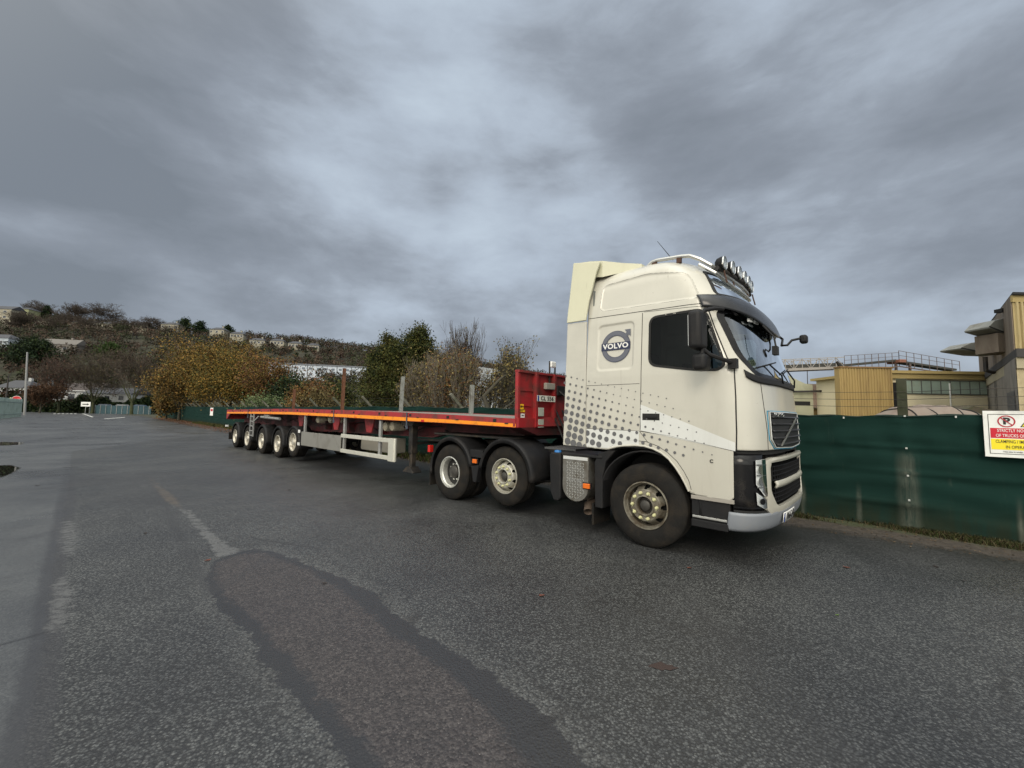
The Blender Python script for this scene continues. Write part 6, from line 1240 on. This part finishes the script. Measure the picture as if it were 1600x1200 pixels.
for (u,v) in ((p1,p2),(p2,p3)):
    mb.bar(u-Vector((0,0,.45)),v-Vector((0,0,.45)),.10); mb.bar(u+Vector((0,0,1.25)),v+Vector((0,0,1.05)),.04); mb.bar(u+Vector((0,0,.75)),v+Vector((0,0,.65)),.035)
    for i in range(9): w=u.lerp(v,i/8); mb.bar(w-Vector((0,0,.45)),w+Vector((0,0,1.25-.2*i/8)),.04)
for u,z0 in ((p1,0),(p1+Vector((1.2,0,0)),0),(p2,0),(p2+Vector((1.5,0,0)),0),(p0,0)): mb.bar((u.x,u.y+.4,z0),(u.x,u.y+.4,u.z),.18)
mb.build('handrail',mat('brown_steel',(.12,.09,.08),.7,.2,.2,2),gt_); mb=MB(); mb.box((p2.x-.1,p2.y-.2,p2.z-.05),(p2.x+.6,p2.y+1.4,p2.z+.3)); mb.build('drive_unit',mat('faded_red_box',(.20,.085,.055),.7),gt_,bevel=.05)
mb=MB(); q_=Vector(tuple(at(1310,560,43)))-Vector((29.5,44,0)); mb.tube([q_+Vector((-.2,0,-.35)),q_+Vector((0,0,-.6)),q_+Vector((.3,0,-1.0))],.14,8); mb.build('drop_pipe',STEEL,gt_,True)
o=pole('lamp_column','thin lamp column in front of the sky left of the mustard annexe',*(at(1262,600,60)[:2]),9.6,.07,STEEL); MB().box((-.25,-.1,9.5),(.25,.1,9.7)).build('lamp_head',STEEL,o)
# tarpaulin covered heap
r=np.random.default_rng(90); a=at(1440,640,14.5); hp=MB()
def heap(u,v):
    x=-1.6+u*3.9; y=-1.1+v*2.2; z=2.20*(1-abs((x-.2)/2.25)**3.0)**.5 if abs((x-.2)/2.25)<1 else 0; z*=max(0,1-abs(v*2-1)**3)**.5; return (x,y,max(0,z+.05*math.sin(x*6+y*3)+.03*math.sin(x*14)))
hp.grid(heap,list(np.linspace(0,1,60)),list(np.linspace(0,1,24))); ho=hp.build('tarpaulin_heap',mat('dusty_tarpaulin',(.19,.155,.13),.75,0,.2,2,.5,8,dirt=(.15,.11,.085),ds=1.5),None,True); ho.location=(a[0],a[1],0); tag(ho,'dusty pinkish tarpaulin covered heap behind the green fence, left of the mossy post','heap')
hp=MB()
for x in (-.9,-.2,.6,1.3,1.9): hp.tube([tuple(np.array(heap((x+1.6)/3.9+.02*math.sin(v*7),v))+[0,0,.015]) for v in np.linspace(.02,.98,20)],.022,6)
hp.build('strap',SEAM,ho)
a=at(1530,640,16); hb2=MB(); hb2.prism([(-1.3,0),(2.6,0),(2.6,1.2),(.9,2.1),(-.2,2.3),(-1.3,1.9)],-.0,2.5,lambda a_,b_2,w:(a_,w,b_2)); o=hb2.build('soil_ramp',mat('dark_bank',(.055,.045,.03),.95,0,.4,3,.6,8,dirt=(.035,.05,.015),ds=2),None); o.location=(a[0],a[1],0); tag(o,'dark sloping earth bank behind the fence beside the white warning board','bank')
# weeds, litter and leaves
def strip_stuff(name,label,cat,n,s0,s1,dmin,dmax,fn,seed,m,pw=1.):
    r=np.random.default_rng(seed); s_=s0+(s1-s0)*r.random(n)**pw; d=dmin+(dmax-dmin)*r.random(n)**1.6; y=np.interp(-s_,[-x for x in FS],FY)-d
    P_=ORG+np.outer(s_,Fv)+np.outer(y,Lv); return fn(P_,r)
def blades(P_,r,h,w,cols):
    n=len(P_); a=r.uniform(0,2*np.pi,n); hh=h*r.uniform(.3,1.3,(n,1)); ln=r.normal(0,.5,(n,2))*hh; top=P_+np.concatenate([ln,hh],1); sd=np.stack([np.cos(a),np.sin(a),0*a],-1)*w
    midp=P_+np.concatenate([ln*.35,hh*.6],1); V_=np.stack([P_-sd,P_+sd,midp+sd*.7,top,midp-sd*.7],1).reshape(-1,3); F_=np.arange(n*5).reshape(-1,5); t=np.repeat(np.array(cols)[r.integers(0,len(cols),n)]*r.uniform(.6,1.4,(n,1)),5,0); return V_,F_,t
V_,F_,t=strip_stuff('','','',26000,6.5,-3,-.02,.42,lambda P_,r: blades(P_[(np.sin(P_[:,0]*3.1)+np.sin(P_[:,0]*7.3+P_[:,1]*5)+r.normal(0,.6,len(P_)))>-.3],r,.062,.005,[(.040,.050,.014),(.060,.060,.024),(.025,.032,.010),(.085,.070,.038),(.05,.035,.02)]),101,None)
tag(link('verge_grass',fastmesh('verge_grass',V_,F_,None,t),LEAFM),'low rough grass and moss along the foot of the green fence','grass',None,'stuff')
V_,F_,t=strip_stuff('','','',14000,-3,-60,-.1,.9,lambda P_,r: blades(P_,r,.20,.02,[(.05,.07,.015),(.075,.085,.025),(.06,.045,.02),(.10,.08,.04)]),102,None)
tag(link('verge_grass',fastmesh('verge_grass',V_,F_,None,t),LEAFM),'rough grass along the fence foot behind the trailer','grass',None,'stuff')
def litter(P_,r,size,cols):
    V_,F_,pt=leaves(P_+[0,0,.02],1,.01,size,r,asp=.7); V_[:,2]=np.abs(V_[:,2]-.02)*.35+.006; return V_,F_,np.repeat(np.array(cols)[r.integers(0,len(cols),len(pt))]*r.uniform(.6,1.3,(len(pt),1)),4,0)
V_,F_,t=strip_stuff('','','',9000,-22,-95,.0,2.4,lambda P_,r: litter(P_,r,.075,[(.20,.075,.03),(.13,.05,.025),(.26,.12,.04),(.08,.04,.02)]),103,None)
tag(link('leaf_litter',fastmesh('leaf_litter',V_,F_,None,t),LEAFM),'rust coloured leaf litter drifted along the far fence beyond the trailer','leaves',None,'stuff')
V_,F_,t=strip_stuff('','','',5200,7,-12,.05,1.25,lambda P_,r: litter(P_,r,.016,[(.10,.06,.03),(.06,.045,.03),(.16,.11,.06),(.04,.03,.02)]),104,None)
tag(link('debris',fastmesh('debris',V_,F_,None,t),LEAFM),'small brown debris and leaf crumbs on the muddy verge near the cab','debris',None,'stuff')
r=np.random.default_rng(110)
for px,py,sz,c_,lab in ((325,876,.045,'r','reddish brown fallen leaf at the tip of the sealed patch'),(507,912,.03,'b','dark fallen leaf on the right edge of the sealed patch'),(227,834,.04,'b','dark fallen leaf on the road left of the pale silt streak'),(1463,886,.045,'b','dark leaf on the road near the verge at the far right'),(1505,908,.035,'b','smaller dark leaf nearer the right edge of the picture'),(1322,887,.05,'r','red brown leaf on the road right of the bumper'),(847,931,.035,'r','faint reddish leaf on the road below the battery box'),(58,759,.05,'b','dark leaf beside the left puddle'),(1077,888,.04,'r','brown leaf on the road just in front of the front wheel'),(452,766,.05,'b','dark leaf on the road below the trailer wheels'),(1308,962,.02,'g','tiny green leaf on the open road at the right')):
    p=G(px,py); k=9; a=np.linspace(0,2*np.pi,k+1)[:-1]; rr=sz*.7*r.uniform(.45,1.15,k); mb=MB(); mb.add([(0,0,sz*.12)]+[(rr[i]*math.cos(a[i])*1.3,rr[i]*math.sin(a[i])*.8,.004+sz*.22*r.random()) for i in range(k)],[(0,1+i,1+(i+1)%k) for i in range(k)])
    o=mb.build('fallen_leaf',{'r':mat('russet_leaf',(.10,.034,.022),.7),'b':mat('black_leaf',(.022,.016,.013),.6),'g':mat('green_leaf',(.10,.17,.03),.6)}[c_],None); o.location=(p[0],p[1],.002); o.rotation_euler=(0,0,r.uniform(0,6)); tag(o,lab,'leaf','fallen leaves on the road')
mb=MB(); k=14; p=G(1040,1042); mb.add([(0,0,.004)]+[((.025+.055*r.random())*math.cos(t)*1.5,(.02+.045*r.random())*math.sin(t),.003) for t in np.linspace(0,2*np.pi,k+1)[:-1]],[(0,1+i,1+(i+1)%k) for i in range(k)]); o=mb.build('squashed_leaf',mat('squashed_leaf_brown',(.034,.021,.018),.6),None); o.location=(p[0],p[1],.0); tag(o,'flattened reddish brown leaf on the open road in the right foreground','leaf','fallen leaves on the road')
